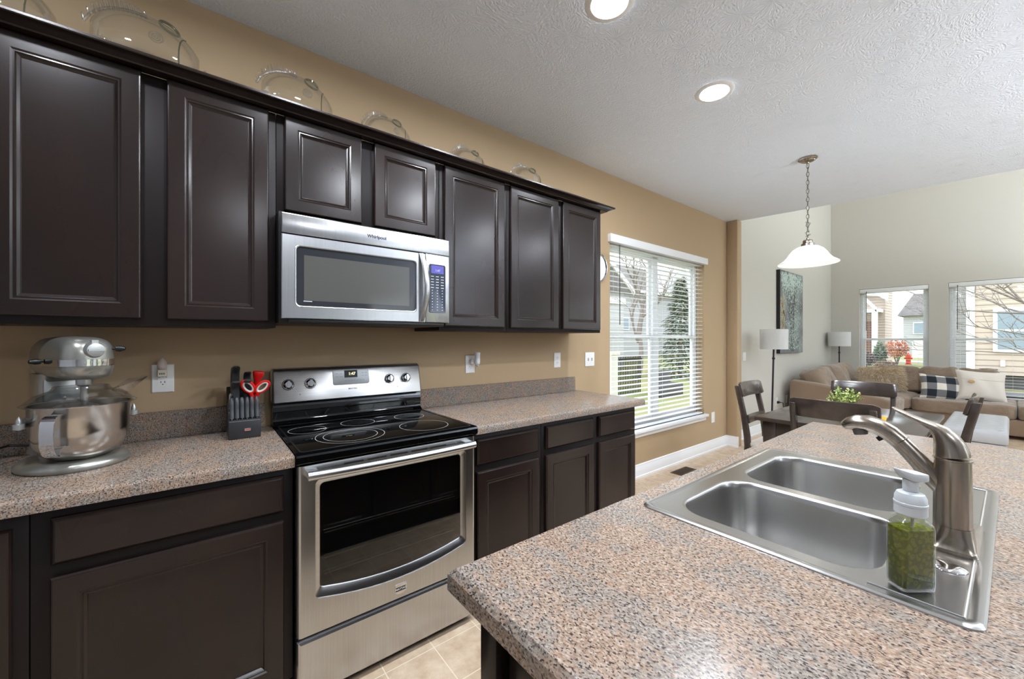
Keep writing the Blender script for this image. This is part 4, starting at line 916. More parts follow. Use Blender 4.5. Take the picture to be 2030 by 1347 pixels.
w_ = nt.nodes.new('ShaderNodeMath'); w_.operation = 'PINGPONG'; w_.inputs[1].default_value = .22; nt.links.new(vo.outputs['Distance'], w_.inputs[0])
rp = ramp(nt, [(0, (122, 132, 2)), (.10, (126, 136, 4)), (.14, (156, 164, 14)), (1, (152, 160, 12))]); nt.links.new(w_.outputs[0], rp.inputs[0]); nt.links.new(rp.outputs[0], nt.nodes['Principled BSDF'].inputs['Base Color'])
b = MB(); b.rings([sb(.0295, .0165, .007, .0045), sb(.0318, .0188, .0078, .008), sb(.0318, .0188, .0078, .104)]); b.build('soap', soapm, t, ang=50)
b = MB(); b.tube([(.004, 0, .118), (.004, 0, .06), (.010, 0, .012)], .0028, 8); b.build('dip_tube', almond, t)
pumpm = mat('translucent_white_pump', (226, 232, 236), .3, trans=.25)
b = MB(); b.lathe([(.0235, .1265), (.0248, .128), (.0248, .143), (.0256, .1435), (.0256, .147), (.0245, .148), (.0240, .156), (.0205, .163), (.0130, .166), (.0125, .166)], 36); b.build('collar', pumpm, t, ang=35)
b = MB(); b.lathe([(.0120, .166), (.0120, .187)], 24); b.rings([[(-.030, y, z) for y, z in ((-.006, .202), (.006, .202), (.006, .206), (-.006, .206))], [(-.020, y, z) for y, z in ((-.010, .193), (.010, .193), (.010, .203), (-.010, .203))], [(-.008, y, z) for y, z in ((-.016, .186), (.016, .186), (.016, .200), (-.016, .200))], [(.012, y, z) for y, z in ((-.017, .185), (.017, .185), (.017, .1985), (-.017, .1985))], [(.026, y, z) for y, z in ((-.012, .185), (.012, .185), (.012, .1965), (-.012, .1965))]]); b.build('pump_head', pumpm, t, bevel=.002)
t.location = (.668, -2.1205, .9176); t.rotation_euler = (0, 0, R(-37.5)); t.scale = (.82, .84, .965)
# ------------------------------------------------------------------ floor register
t = thing('floor_register', 'brown slotted floor register by the baseboard under the kitchen window', 'floor vent', (3.55, -.17, 0))
MB().box(3.40, 3.70, -.235, -.115, .0003, .006).build('frame', mat('brown_register', (104, 84, 66), .5, .4), t, bevel=.002)
b = MB()
for k in range(11): b.box(3.415+k*.0255, 3.430+k*.0255, -.222, -.128, .0055, .0066)
b.build('louvres', darkslot, t, smooth=False)

# ------------------------------------------------------------------ pendant lamp
PX, PY = 3.625, -1.19
t = thing('pendant_lamp', 'alabaster bell pendant lamp hanging on a chain over the dining table', 'pendant lamp', (PX, PY, CZ))
b = MB(); b.lathe([(.064, -.001), (.066, -.008), (.060, -.014), (.050, -.017), (.046, -.024), (.030, -.030), (.012, -.033), (.008, -.042), (.001, -.044)], 36, (PX, PY, CZ)); b.build('canopy', nickel, t, ang=35)
b = MB(); z = CZ-.040; i = 0
while z > 2.17:
    lp = []
    for k in range(14):
        a = 2*PI*k/14; u, w = .0095*math.cos(a), .021*math.sin(a)
        lp.append((PX+u, PY, z-.02+w) if i % 2 else (PX, PY+u, z-.02+w))
    b.tube(lp, .0024, 6, closed=True); z -= .0345; i += 1
b.build('chain', nickel, t)
b = MB(); rnd = random.Random(5)
b.tube([(PX+.006*math.sin(k*1.3), PY+.006*math.cos(k*1.3), CZ-.04-k*.02) for k in range(31)], .0022, 6)
b.tube([(PX+(.012+.010*math.sin(k*.31))*math.cos(k*.9), PY+(.012+.008*math.sin(k*.31))*math.sin(k*.9), 2.30-k*.0042) for k in range(40)], .0022, 6); b.build('cord', castm, t)
b = MB(); b.lathe([(.004, 2.165), (.010, 2.160), (.010, 2.148), (.030, 2.142), (.034, 2.132), (.034, 2.118), (.044, 2.112), (.046, 2.094), (.040, 2.085)], 28, (PX, PY, 0)); b.build('socket_cap', nickel, t, ang=35)
glassm = mat('alabaster_glass', (250, 250, 248), .35, emis=.2, ecol=(255, 253, 248), var=(7, (214, 214, 218)))
b = MB(); out = [(.046, 2.093), (.075, 2.086), (.105, 2.065), (.128, 2.035), (.146, 2.005), (.166, 1.982), (.188, 1.967), (.205, 1.955), (.207, 1.950)]
b.lathe(out+[(r_-.006, z-.001) for r_, z in out[::-1]], 56, (PX, PY, 0), cap0=False, cap1=False); b.build('shade', glassm, t, ang=60)
b = MB(); b.ell((PX, PY, 2.03), .032, .032, .042); b.build('bulb', mat('lit_bulb', (255, 250, 240), .5, emis=40, ecol=(255, 246, 232)), t)

# ------------------------------------------------------------------ dining table, chairs
TX0, TX1, TY0, TY1 = 2.965, 4.15, -1.905, -1.035
t = thing('dining_table', 'dark wood dining table below the pendant lamp', 'table', ((TX0+TX1)/2, (TY0+TY1)/2, 0))
MB().box(TX0, TX1, TY0, TY1, .732, .76).build('tabletop', darkwood, t, bevel=.004)
b = MB()
for x0, x1, y0, y1 in ((TX0+.12, TX1-.12, TY0+.05, TY0+.072), (TX0+.12, TX1-.12, TY1-.072, TY1-.05), (TX0+.05, TX0+.072, TY0+.12, TY1-.12), (TX1-.072, TX1-.05, TY0+.12, TY1-.12)): b.box(x0, x1, y0, y1, .635, .7315)
b.build('apron', darkwood, t)
for x in (TX0+.085, TX1-.085):
    for y in (TY0+.085, TY1-.085):
        b = MB(); b.rings([[(x+sx*h, y+sy*h, z) for sx, sy in ((-1,-1), (1,-1), (1,1), (-1,1))] for h, z in ((.026, 0), (.042, .60), (.045, .7315))]); b.build('leg', darkwood, t, bevel=.004)

def make_chair(label):
    t = thing('dining_chair', label, 'chair', (0, 0, 0), 'dark wood dining chairs')
    post = [(.215, 0), (.190, .22), (.180, .42), (.185, .50), (.212, .68), (.250, .86), (.262, .925)]
    for s in (-1, 1):
        rs = []
        for y, z in post:
            w = .016; d = .024 if z < .6 else .021
            rs.append([(s*.195-w, y-d, z), (s*.195+w, y-d, z), (s*.195+w, y+d, z), (s*.195-w, y+d, z)])
        b = MB(); b.rings(rs); b.build('back_post', darkwood, t, bevel=.004, ang=50)
        b = MB(); x, y = s*.19, -.19; b.rings([[(x+p*h, y+q*h, z) for p, q in ((-1,-1), (1,-1), (1,1), (-1,1))] for h, z in ((.014, 0), (.020, .41))]); b.build('front_leg', darkwood, t, bevel=.003)
    def rail(z0, z1, y0, y1, bow, w, th, nm, r_=0):
        rs = []; m = 14
        for k in range(m+1):
            u = -1+2*k/m; x = u*w; bo = bow*(1-u*u); hh = 0 if abs(u) < .93 else r_
            rs.append([(x, y0+bo-th, z0+hh), (x, y0+bo, z0+hh), (x, y1+bo, z1-hh), (x, y1+bo-th, z1-hh)])
        b = MB(); b.rings(rs); b.build(nm, darkwood, t, bevel=.003, ang=35)
    rail(.835, .955, .222, .248, .024, .222, .020, 'top_rail', .012)
    rail(.610, .680, .186, .196, .012, .181, .014, 'back_slat')
    b = MB(); b.box(-.178, .178, -.195, .165, .385, .4145); b.build('seat_frame', darkwood, t, bevel=.003)
    b = MB(); b.rings([[(x, y, z) for x, y in rr(0, -.012, .205-i, .200-i, .04)] for i, z in ((.006, .415), (0, .425), (0, .445), (.012, .456), (.05, .462))]); b.build('seat', mat('cream_seat', (216, 206, 196), .8) if 'cream_seat' not in MATS else MATS['cream_seat'], t, ang=60)
    return t
ch = make_chair('dark wood dining chair beside the tan wall corner, left of the table'); ch.location = (3.60, -1.005, 0)
dup(ch, 'dark wood dining chair with its back to the island, in front of the plant', (3.005, -1.54, 0), R(90))
dup(ch, 'dark wood dining chair at the far end of the table, before the sofa', (4.12, -1.40, 0), R(-90))
dup(ch, 'dark wood dining chair seen edge-on behind the faucet, before the ottoman', (3.83, -1.82, 0), R(180))

# table plant and napkin
t = thing('potted_plant', 'small yellow-green leafy plant on the dining table', 'plant', (3.59, -1.43, .7605))
b = MB(); b.lathe([(.040, .7605), (.055, .80), (.060, .84), (.062, .846), (.056, .846), (.052, .826), (.0, .826)], 24, (3.59, -1.43, 0)); b.build('pot', mat('grey_pot', (150, 146, 140), .6), t, ang=40)
b = MB(); st_ = MB(); rnd = random.Random(11)
for i in range(70):
    a = rnd.uniform(0, 2*PI); el = rnd.uniform(.15, 1.45); L_ = rnd.uniform(.07, .135); d = Vector((math.cos(a)*math.cos(el), math.sin(a)*math.cos(el), math.sin(el)*.95))
    p0 = Vector((3.59, -1.43, .842)); p1 = p0+d*L_
    st_.tube([p0+d*.01, p1], .0012, 4)
    for j in range(7):
        c = p0.lerp(p1, .45+.09*j); q = Vector((rnd.gauss(0, 1), rnd.gauss(0, 1), rnd.gauss(0, .7)+.4)).normalized(); w = q.cross(Vector((rnd.gauss(0, 1), rnd.gauss(0, 1), rnd.gauss(0, 1)))).normalized()
        l = rnd.uniform(.014, .024); h = l*.36; tip = c+q*l
        b.add([c, c+q*l*.5+w*h, tip, c+q*l*.5-w*h], [(0, 1, 2, 3)])
b.build('foliage', leafm, t, smooth=False); st_.build('stems', mat('stem_green', (88, 104, 56), .6), t)
t = MB(); t.rings([[(3.43+i, -1.685+i, z), (3.655-i, -1.66+i, z), (3.63-i, -1.52-i, z), (3.42+i, -1.535-i, z)] for i, z in ((0, .7605), (0, .7645), (.004, .767))]); tag(t.build('napkin', mat('mustard_cloth', (214, 160, 30), .9), bevel=.001), 'folded mustard yellow napkin on the dining table', 'napkin')

# ------------------------------------------------------------------ painting, floor lamps
t = thing('canvas_painting', 'tall grey canvas painting of a pale tree on the grey wall', 'painting', (7.12, -.03, 1.115))
x0, x1, z0, z1 = 6.60, 7.64, 1.118, 2.395
MB().box(x0, x1, -.050, -.0012, z0, z1).build('canvas', [blackmt], t, bevel=.003)
MB().box(x0+.004, x1-.004, -.0512, -.0504, z0+.004, z1-.004).build('painted_surface', painting_mat(), t, smooth=False)
tb = MB(); bl = MB(); rnd = random.Random(21)
def flat_stroke(m, p, q, w0, w1, y):
    p, q = Vector(p), Vector(q); d = (q-p).normalized(); n_ = Vector((-d.y, d.x))
    m.add([(p.x+n_.x*w0, y, p.y+n_.y*w0), (p.x-n_.x*w0, y, p.y-n_.y*w0), (q.x-n_.x*w1, y, q.y-n_.y*w1), (q.x+n_.x*w1, y, q.y+n_.y*w1)], [(0, 1, 2, 3)])
def grow(p, ang, L_, w, dep):
    q = (p[0]+math.cos(ang)*L_, p[1]+math.sin(ang)*L_)
    if not (x0+.05 < q[0] < x1-.05 and q[1] < z1-.05): return
    flat_stroke(tb, p, q, w, w*.75, -.0516-.00004*dep)
    if dep >= 3:
        for _ in range(9):
            c = (q[0]+rnd.gauss(0, .07), q[1]+rnd.gauss(0, .06)); r_ = rnd.uniform(.008, .020)
            if x0+.03 < c[0] < x1-.03 and c[1] < z1-.03: a_ = rnd.uniform(0, 3); flat_stroke(bl, c, (c[0]+r_*2.0*math.cos(a_), c[1]+r_*2.0*math.sin(a_)), r_*.6, r_*.4, -.0519-.00001*rnd.random())
    if dep < 6:
        for da in ((-.35, .3) if dep else (-.16, .16)): grow(q, ang+da+rnd.gauss(0, .13), L_*rnd.uniform(.70, .92), w*.7, dep+1)
grow((7.17, z0+.02), PI/2-.02, .36, .024, 0); grow((7.10, z0+.02), PI/2+.05, .34, .018, 0)
for _ in range(560):
    c = (rnd.gauss(7.15, .2), z0+.05+abs(rnd.gauss(.35, .35))); r_ = rnd.uniform(.006, .018)
    if x0+.03 < c[0] < x1-.03 and c[1] < z1-.05: a_ = rnd.uniform(0, 3); flat_stroke(bl, c, (c[0]+r_*1.8*math.cos(a_), c[1]+r_*1.8*math.sin(a_)), r_*.5, r_*.3, -.0518)
tb.build('painted_trunk', mat('paint_dark', (62, 60, 60), .6), t, smooth=False); bl.build('painted_blossom', mat('paint_pale', (186, 204, 196), .6), t, smooth=False)
b = MB()
for _ in range(130):
    c = (rnd.uniform(x0+.03, x0+.19), rnd.gauss(1.65, .16)); r_ = rnd.uniform(.01, .025)
    if 1.2 < c[1] < 2.0: flat_stroke(b, c, (c[0]+rnd.gauss(0, .015), c[1]+r_*2), r_*.6, r_*.3, -.0517)
b.build('painted_gold_patch', mat('paint_gold', (206, 176, 120), .5), t, smooth=False)

def floor_lamp(label, x, y, zs0, zs1, r_, lean=0):
    t = thing('floor_lamp', label, 'floor lamp', (x, y, 0), 'floor lamps in the living room')
    b = MB(); b.lathe([(.13, 0.001), (.13, .012), (.02, .020), (.012, .03)], 32, (x+lean, y, 0)); b.build('base', blackmt, t, ang=35)
    b = MB(); b.tube([(x+lean, y, .02), (x, y, zs0+.04)], .011, 10); b.build('pole', blackmt, t)
    b = MB(); b.lathe([(.017, .9*zs0-.012), (.017, .9*zs0+.012)], 12, (x+lean*.1, y, 0)); b.build('switch', blackmt, t)
    b = MB(); b.lathe([(r_, zs0), (r_, zs1), (r_-.003, zs1), (r_-.003, zs0)], 40, (x, y, 0), cap0=False, cap1=False)
    b.rings([[(x+q*math.cos(2*PI*k/40), y+q*math.sin(2*PI*k/40), z) for k in range(40)] for q, z in ((r_, zs0), (r_, zs1), (r_-.003, zs1), (r_-.003, zs0))], closed=True); b.build('lamp_shade', shadem, t, ang=40)
    b = MB()
    for k in range(3): a = 2*PI*k/3; b.tube([(x, y, zs0+.04), (x+(r_-.003)*math.cos(a), y+(r_-.003)*math.sin(a), zs0+.04)], .002, 5)
    b.build('shade_spider', blackmt, t)
floor_lamp('black-pole floor lamp with white drum shade in front of the painting', 5.56, -.31, 1.205, 1.462, .156, -.09)
floor_lamp('black-pole floor lamp with white drum shade in the far corner behind the sofa', 9.18, -.20, 1.205, 1.472, .170)
t = MB(); t.tube([(6.63, -.03, .37), (6.64, -.05, .372), (6.72, -.05, .36), (6.75, -.05, .25), (6.70, -.06, .05), (6.40, -.08, .006), (5.9, -.2, .005), (5.60, -.28, .005)], .006, 6); t.box(6.60, 6.645, -.035, -.0085, .36, .39); tag(t.build('lamp_cord', blackpl), 'black cord from the low outlet to the nearer floor lamp', 'cord')

# ------------------------------------------------------------------ sectional sofa
def cushion(m, name, parent, c, h, rot=(0, 0, 0), e=.35, amp=.02, fr=5, sub=0, crown=0):
    b = MB(); b.ell((0, 0, 0), h[0], h[1], h[2], 40, 22, e=e)
    if crown:
        for i, v in enumerate(b.v): b.v[i] = Vector((v.x*(1-.0*crown), v.y, v.z*(1+crown*(1-(v.x/h[0])**2)*(1-(v.y/h[1])**2))))
    M = Matrix.Translation(c) @ Euler([R(q) for q in rot]).to_matrix().to_4x4(); b.xf(M); b.noise(amp, fr); b.noise(amp*.4, fr*3)
    return b.build(name, m, parent, ang=180)
t = thing('sectional_sofa', 'taupe L-shaped sectional sofa in the far living room corner', 'sofa', (8.3, -1.3, 0))
b = MB(); b.box(6.92, 9.34, -1.20, -.10, .05, .262); b.box(8.17, 9.34, -3.7, -1.195, .05, .262); b.build('base', microd, t, bevel=.02)
b = MB(); b.box(6.92, 9.36, -.30, -.09, .25, .70); b.box(9.13, 9.36, -2.10, -.10, .25, .66); b.build('back_frame', microd, t, bevel=.03)
b = MB(); b.prism([(-.10, .06), (-.10, .71), (-.40, .69), (-1.12, .555), (-1.24, .52), (-1.24, .06)], 'x', 6.82, 7.02); b.build('arm', microd, t, bevel=.035, seg=3)
for x, y, hx, hy in ((7.60, -.76, .57, .47), (8.62, -.78, .50, .50)): cushion(microf, 'seat_cushion', t, (x, y, .365), (hx, hy, .105), e=.28, amp=.012, crown=.25)
for y, hy in ((-1.76, .50), (-2.76, .50), (-3.48, .22)): cushion(microf, 'seat_cushion', t, (8.66, y, .355), (.52, hy, .10), e=.2, amp=.006)
for i, (x, w) in enumerate(((7.33, .36), (8.02, .36), (8.66, .34))): cushion(microf, 'back_cushion', t, (x, -.36, .70), (w, .165, .20), rot=(-22, 0, 0), e=.5, amp=.04, fr=4)
for i, (y, w) in enumerate(((-1.02, .29), (-1.50, .235), (-1.91, .22))): cushion(microf, 'back_cushion', t, (8.98, y, .655), (.15, w, .225), rot=(0, 14, 0), e=.45, amp=.035, fr=5)

def pillow(name, label, m, c, w, h, th, rz, lean, roll, extra=None, group=None):
    """square pillow, local x = width, z = height, y = thickness; faces -y"""
    t = thing(name, label, 'pillow', (0, 0, 0), group); b = MB(); n = 18; vs = []
    for side in (-1, 1):
        for i in range(n+1):
            for j in range(n+1):
                u, v = -1+2*i/n, -1+2*j/n; pinch = 1-.10*(1-u*u)*0-.0
                x = u*w/2*(1-.07*(1-v*v)*0+.05*(abs(u)*abs(v))**2-.05*(1-v*v)*abs(u)); z = v*h/2*(1-.05*(1-u*u)*abs(v)+.04*(abs(u*v))**2)
                y = side*th/2*(max(0, (1-u*u))*max(0, (1-v*v)))**.42+.006*math.sin(u*7+v*3)*(1-u*u)*(1-v*v)
                vs.append((x, y, z))
    fs = []
    for s in range(2):
        o = s*(n+1)**2
        for i in range(n):
            for j in range(n): fs.append((o+i*(n+1)+j, o+(i+1)*(n+1)+j, o+(i+1)*(n+1)+j+1, o+i*(n+1)+j+1))
    b.add(vs, fs); cov = b.build('cover', m, t, ang=180)
    if extra: extra(t, cov, b)
    t.location = c; t.rotation_euler = Euler((R(lean), R(roll), R(rz)), 'XYZ'); return t
def fur(t, cov, b):
    f = MB(); rnd = random.Random(4)
    for _ in range(5200):
        u, v = rnd.uniform(-1, 1), rnd.uniform(-1, 1); s = rnd.choice((-1, -1, -1, 1)); k = (max(0, 1-u*u)*max(0, 1-v*v))**.42
        p = Vector((u*.28, s*.085*k, v*.19)); d = Vector((u*.8+rnd.gauss(0, .35), s*.6, v*.7-.5+rnd.gauss(0, .35))).normalized(); L_ = rnd.uniform(.05, .10); w = Vector((rnd.gauss(0, 1), rnd.gauss(0, 1), rnd.gauss(0, 1))).normalized()*.003
        q = p+d*L_*.6; r_ = q+(d+Vector((0, 0, -.6))).normalized()*L_*.4
        f.add([p-w, p+w, q+w*.7, q-w*.7, r_], [(0, 1, 2, 3), (3, 2, 4)])
    f.build('fur', furm, t, smooth=False)
pillow('fur_pillow', 'shaggy taupe fur pillow leaning on the sofa back under the narrower far window', furm, (8.52, -.88, .68), .56, .38, .17, -58, -14, 0, fur)
pillow('plaid_pillow', 'black and white buffalo plaid pillow on the sofa', plaid('buffalo_plaid'), (8.40, -1.60, .612), .53, .37, .15, -68, -20, 5)
def tagx(t, cov, b):
    k = MB(); k.lathe([(.034, 0), (.034, .002), (.001, .003)], 20, sy=.62); k.xf(Matrix.Translation((-.12, -.092, .03)) @ Euler((R(90), 0, 0)).to_matrix().to_4x4()); k.build('leather_patch', mat('tan_patch', (176, 140, 84), .6), t)
    k = MB(); k.tube([(-.21, -.058, .075), (-.1, -.08, .07), (.1, -.08, .07), (.21, -.058, .075)], .0025, 6); k.build('seam', linen, t)
pillow('white_pillow', 'off-white pillow with a round tan patch beside the plaid pillow', linen, (8.50, -1.94, .665), .48, .43, .17, -70, -18, 4, tagx)

# ------------------------------------------------------------------ tufted storage ottoman
t = thing('storage_ottoman', 'pale grey tufted storage ottoman bench in front of the sofa', 'ottoman', (6.18, -1.985, 0))
ox0, ox1, oy0, oy1 = 5.55, 6.83, -2.20, -1.775
MB().box(ox0+.012, ox1-.012, oy0+.012, oy1-.012, .02, .345).build('box', leatherw, t, bevel=.012)
for x in (ox0+.06, ox1-.06):
    for y in (oy0+.06, oy1-.06): MB().box(x-.02, x+.02, y-.02, y+.02, .0, .0199).build('foot', blackpl, t)
b = MB(); nx, ny = 84, 28; vs = []; cols, rows = 8, 3
for j in range(ny+1):
    for i in range(nx+1):
        u, v = i/nx, j/ny; px, py = u*cols, v*rows
        d = min(math.hypot((px-a)*1.0, (py-c_)*1.0) for a in [k+.5 for k in range(cols)] for c_ in [k+.5 for k in range(rows)])
        e = min(min(u, 1-u)*(ox1-ox0), min(v, 1-v)*(oy1-oy0)); edge = min(1, e/.03)
        crease = min(abs((px-.5)-round(px-.5)), .5)
        z = .452+.022*math.sqrt(max(0, edge))-.024*math.exp(-(d/.16)**2)-.006*math.exp(-(crease/.06)**2)
        vs.append((ox0+u*(ox1-ox0), oy0+v*(oy1-oy0), z if edge > 0 else .44))
b.add(vs, [(j*(nx+1)+i, j*(nx+1)+i+1, (j+1)*(nx+1)+i+1, (j+1)*(nx+1)+i) for j in range(ny) for i in range(nx)])
ring = [j for j in range(nx+1)]+[(k+1)*(nx+1)-1 for k in range(1, ny+1)]+[ny*(nx+1)+k for k in range(nx-1, -1, -1)]+[k*(nx+1) for k in range(ny-1, 0, -1)]
lo_ = [(vs[i][0], vs[i][1], .36) for i in ring]; lo2 = [(vs[i][0]*.99+.01*6.19, vs[i][1]*.99-.01*1.985, .35) for i in ring]; n0 = len(b.v); L0 = len(ring)
b.v += [Vector(p) for p in lo_]+[Vector(p) for p in lo2]
for k in range(L0):
    k2 = (k+1) % L0; b.f.append([ring[k], ring[k2], n0+k2, n0+k]); b.m.append(0); b.f.append([n0+k, n0+k2, n0+L0+k2, n0+L0+k]); b.m.append(0)
b.f.append([n0+L0+k for k in range(L0)]); b.m.append(0)
b.build('tufted_lid', leatherw, t, ang=60)

# ------------------------------------------------------------------ outside
GZ = -.35
struct(box('ground_lawn', lawnm, -20, 110, -60, 90, GZ-.2, GZ, smooth=False))
struct(box('sidewalk', concrete, 40, 43.5, -40, 40, GZ+.001, GZ+.02, smooth=False))
# beige house close beyond the wide far window
t = thing('beige_house', 'beige-sided neighbour house with white corner trim beyond the wide far window', 'house', (24, -4, GZ))
MB().box(21, 28, -12, -1.34, .12, 6.2).build('siding_wall', sid_b, t, smooth=False)
MB().box(21.15, 27.9, -11.9, -1.5, GZ, .119).build('foundation', mat('dark_foundation', (96, 94, 96), .9), t, smooth=False)
MB().box(20.94, 21.05, -1.40, -1.20, GZ, 6.2).build('corner_trim', whitew, t)
MB().box(20.8, 28.2, -12.2, -1.0, 6.2, 6.5).build('eave', whitew, t); MB().prism([(-12.3, 6.5), (-6.6, 10), (-.9, 6.5)], 'x', 20.8, 28.2).build('roof', roofm, t, smooth=False)
for y0, y1 in ((-3.0, -1.80), (-6.5, -5.2)):
    b = MB(); b.box(20.93, 21.0, y0, y1, .90, 2.38); fr = b.build('window', whitew, t)
    MB().box(20.915, 20.93, y0+.10, y1-.10, 1.0, 1.60).build('pane', winext, fr); MB().box(20.915, 20.93, y0+.10, y1-.10, 1.68, 2.28).build('pane', winext, fr)
MB().box(20.95, 20.999, -2.06, -1.957, .416, .624).build('meter_box', whitepl, t)
MB().box(28.01, 36, -8, .55, GZ, 5.4).build('rear_wing', sid_g, t, smooth=False)
t = thing('air_conditioner', 'grey outdoor air conditioner beside the beige house', 'air conditioner', (20.3, -1.72, GZ))
MB().box(20.0, 20.6, -1.95, -1.48, GZ, .33).build('cabinet', mat('ac_grey', (150, 152, 156), .6), t, bevel=.03)
b = MB()
for k in range(9): b.box(19.985, 20.0, -1.92, -1.51, GZ+.06+k*.06, GZ+.09+k*.06)
b.build('grille', darkslot, t); MB().lathe([(.2, .33), (.2, .35), (.02, .37)], 20, (20.3, -1.715, 0)).build('fan_cover', blackmt, t)
# gabled house seen left in the narrower window
t = thing('gabled_house', 'pale gabled house with white porch trim beyond the narrower far window', 'house', (40, 6, GZ))
MB().box(36, 38.6, 3.12, 11, GZ, 5.2).build('siding_wall', sid_b, t, smooth=False)
MB().prism([(2.8, 5.2), (6.9, 8.8), (11.4, 5.2)], 'x', 35.6, 39).build('roof', roofm, t, smooth=False)
def board(p, q, w, d, m, nm, par):
    b = MB(); p, q = Vector(p), Vector(q); b.rings([[p+Vector((dx, 0, dz)) for dx, dz in ((0, -w), (0, w), (-d, w), (-d, -w))], [q+Vector((dx, 0, dz)) for dx, dz in ((0, -w), (0, w), (-d, w), (-d, -w))]]); return b.build(nm, m, par)
board((35.6, 5.6, 6.2), (35.6, 2.9, 4.05), .16, .25, whitew, 'rake_trim', t); board((34.9, 4.7, 5.1), (34.9, 3.35, 3.3), .14, .2, whitew, 'rake_trim', t)
board((35.7, 5.4, 4.7), (35.7, 2.9, 4.3), .12, .2, whitew, 'eave_trim', t)
for y in (3.45, 4.55): MB().box(34.7, 34.95, y-.14, y+.14, GZ, 3.3).build('porch_column', whitew, t)
MB().box(34.95, 35.95, 3.2, 5.4, 3.15, 3.4).build('porch_roof', whitew, t); MB().box(35.9, 35.99, 3.62, 4.1, GZ+.2, 2.6).build('front_door', mat('brown_door', (140, 104, 88), .6), t)
for y in (4.75,): fr = MB().box(35.9, 35.99, y, y+.7, .8, 2.5).build('window', whitew, t); MB().box(35.87, 35.9, y+.08, y+.62, .9, 2.4).build('pane', winext, fr)
# grey-roofed house farther off, white fence
t = thing('grey_roofed_house', 'distant white house with a grey shingle roof in the narrower far window', 'house', (63, 1, GZ))
MB().box(60, 69, -6, 5.2, GZ, 4.0).build('siding_wall', sid_w, t, smooth=False)
b = MB(); b.rings([[(59.4, -6.4, 3.9), (59.4, 5.63, 3.9), (69.6, 5.63, 3.9), (69.6, -6.4, 3.9)], [(64.4, -5.5, 6.6), (64.4, 4.9, 6.6), (64.6, 4.9, 6.6), (64.6, -5.5, 6.6)]]); b.build('roof', roofm, t, smooth=False)
for y in (4.0, 2.4): fr = MB().box(59.9, 59.99, y-.45, y+.45, 1.9, 3.2).build('window', whitew, t); MB().box(59.86, 59.9, y-.36, y+.36, 2.0, 3.1).build('pane', winext, fr)
MB().box(50, 50.1, -6, 3.4, GZ, 1.42).build('x', whitepl); o = bpy.data.objects['x']; o.name = 'vinyl_fence'; tag(o, 'white vinyl fence in front of the distant house', 'fence')
# hydrant
t = thing('fire_hydrant', 'orange-red fire hydrant on the lawn', 'fire hydrant', (37, 2.12, GZ)); hm = mat('orange_hydrant', (226, 84, 58), .5)
b = MB(); b.lathe([(.17, 0), (.17, .05), (.12, .06), (.12, .5), (.15, .52), (.15, .56), (.12, .58), (.09, .70), (.03, .74), (.03, .78), (.001, .79)], 18, (37, 2.12, GZ)); b.build('barrel', hm, t)
for s in (-1, 1): MB().tube([(37, 2.12+s*.1, GZ+.42), (37, 2.12+s*.2, GZ+.42)], .06, 12).build('outlet_cap', hm, t)
def bush(name, label, c, r_, m, n, leaf, seed):
    b = MB(); rnd = random.Random(seed)
    for _ in range(n):
        d = Vector((rnd.gauss(0, 1), rnd.gauss(0, 1), rnd.gauss(0, 1))).normalized()*rnd.uniform(.5, 1); p = Vector(c)+Vector((d.x*r_[0], d.y*r_[1], d.z*r_[2]))
        if p.z < GZ+.02: continue
        q = Vector((rnd.gauss(0, 1), rnd.gauss(0, 1), rnd.gauss(0, 1))).normalized(); w = q.orthogonal()
        b.add([p-q*leaf, p+w*leaf*.5, p+q*leaf, p-w*leaf*.5], [(0, 1, 2, 3)])
    t = thing(name, label, 'shrub', (c[0], c[1], GZ)); b.build('foliage', m, t, smooth=False)
    s_ = MB()
    for k in range(5): a = k*1.3; s_.tube([(c[0], c[1], GZ), (c[0]+r_[0]*.5*math.cos(a), c[1]+r_[1]*.5*math.sin(a), c[2])], [.03, .012], 5)
    s_.build('stems', barkm, t)
bush('red_shrub', 'rusty orange shrub on the lawn left of the fire hydrant', (34.5, 2.35, .75), (.6, .56, .62), mat('rust_leaves', (222, 150, 116), .9, var=(3, (190, 122, 96))), 650, .07, 1)
bush('green_bush', 'dark green bush beside the gabled house porch', (32, 2.75, .45), (.45, .32, .8), evergm, 600, .08, 2)
bush('flower_bed_shrub', 'dark leafless shrub at the gabled house corner', (31, 3.45, .15), (.8, .75, .5), mat('grey_twigs', (112, 100, 98), .9), 900, .07, 3)
bush('low_hedge', 'low hedge in the flower bed by the gabled house', (29.5, 2.15, -.1), (.5, .5, .28), mat('brown_twigs', (128, 108, 92), .9), 600, .06, 9)

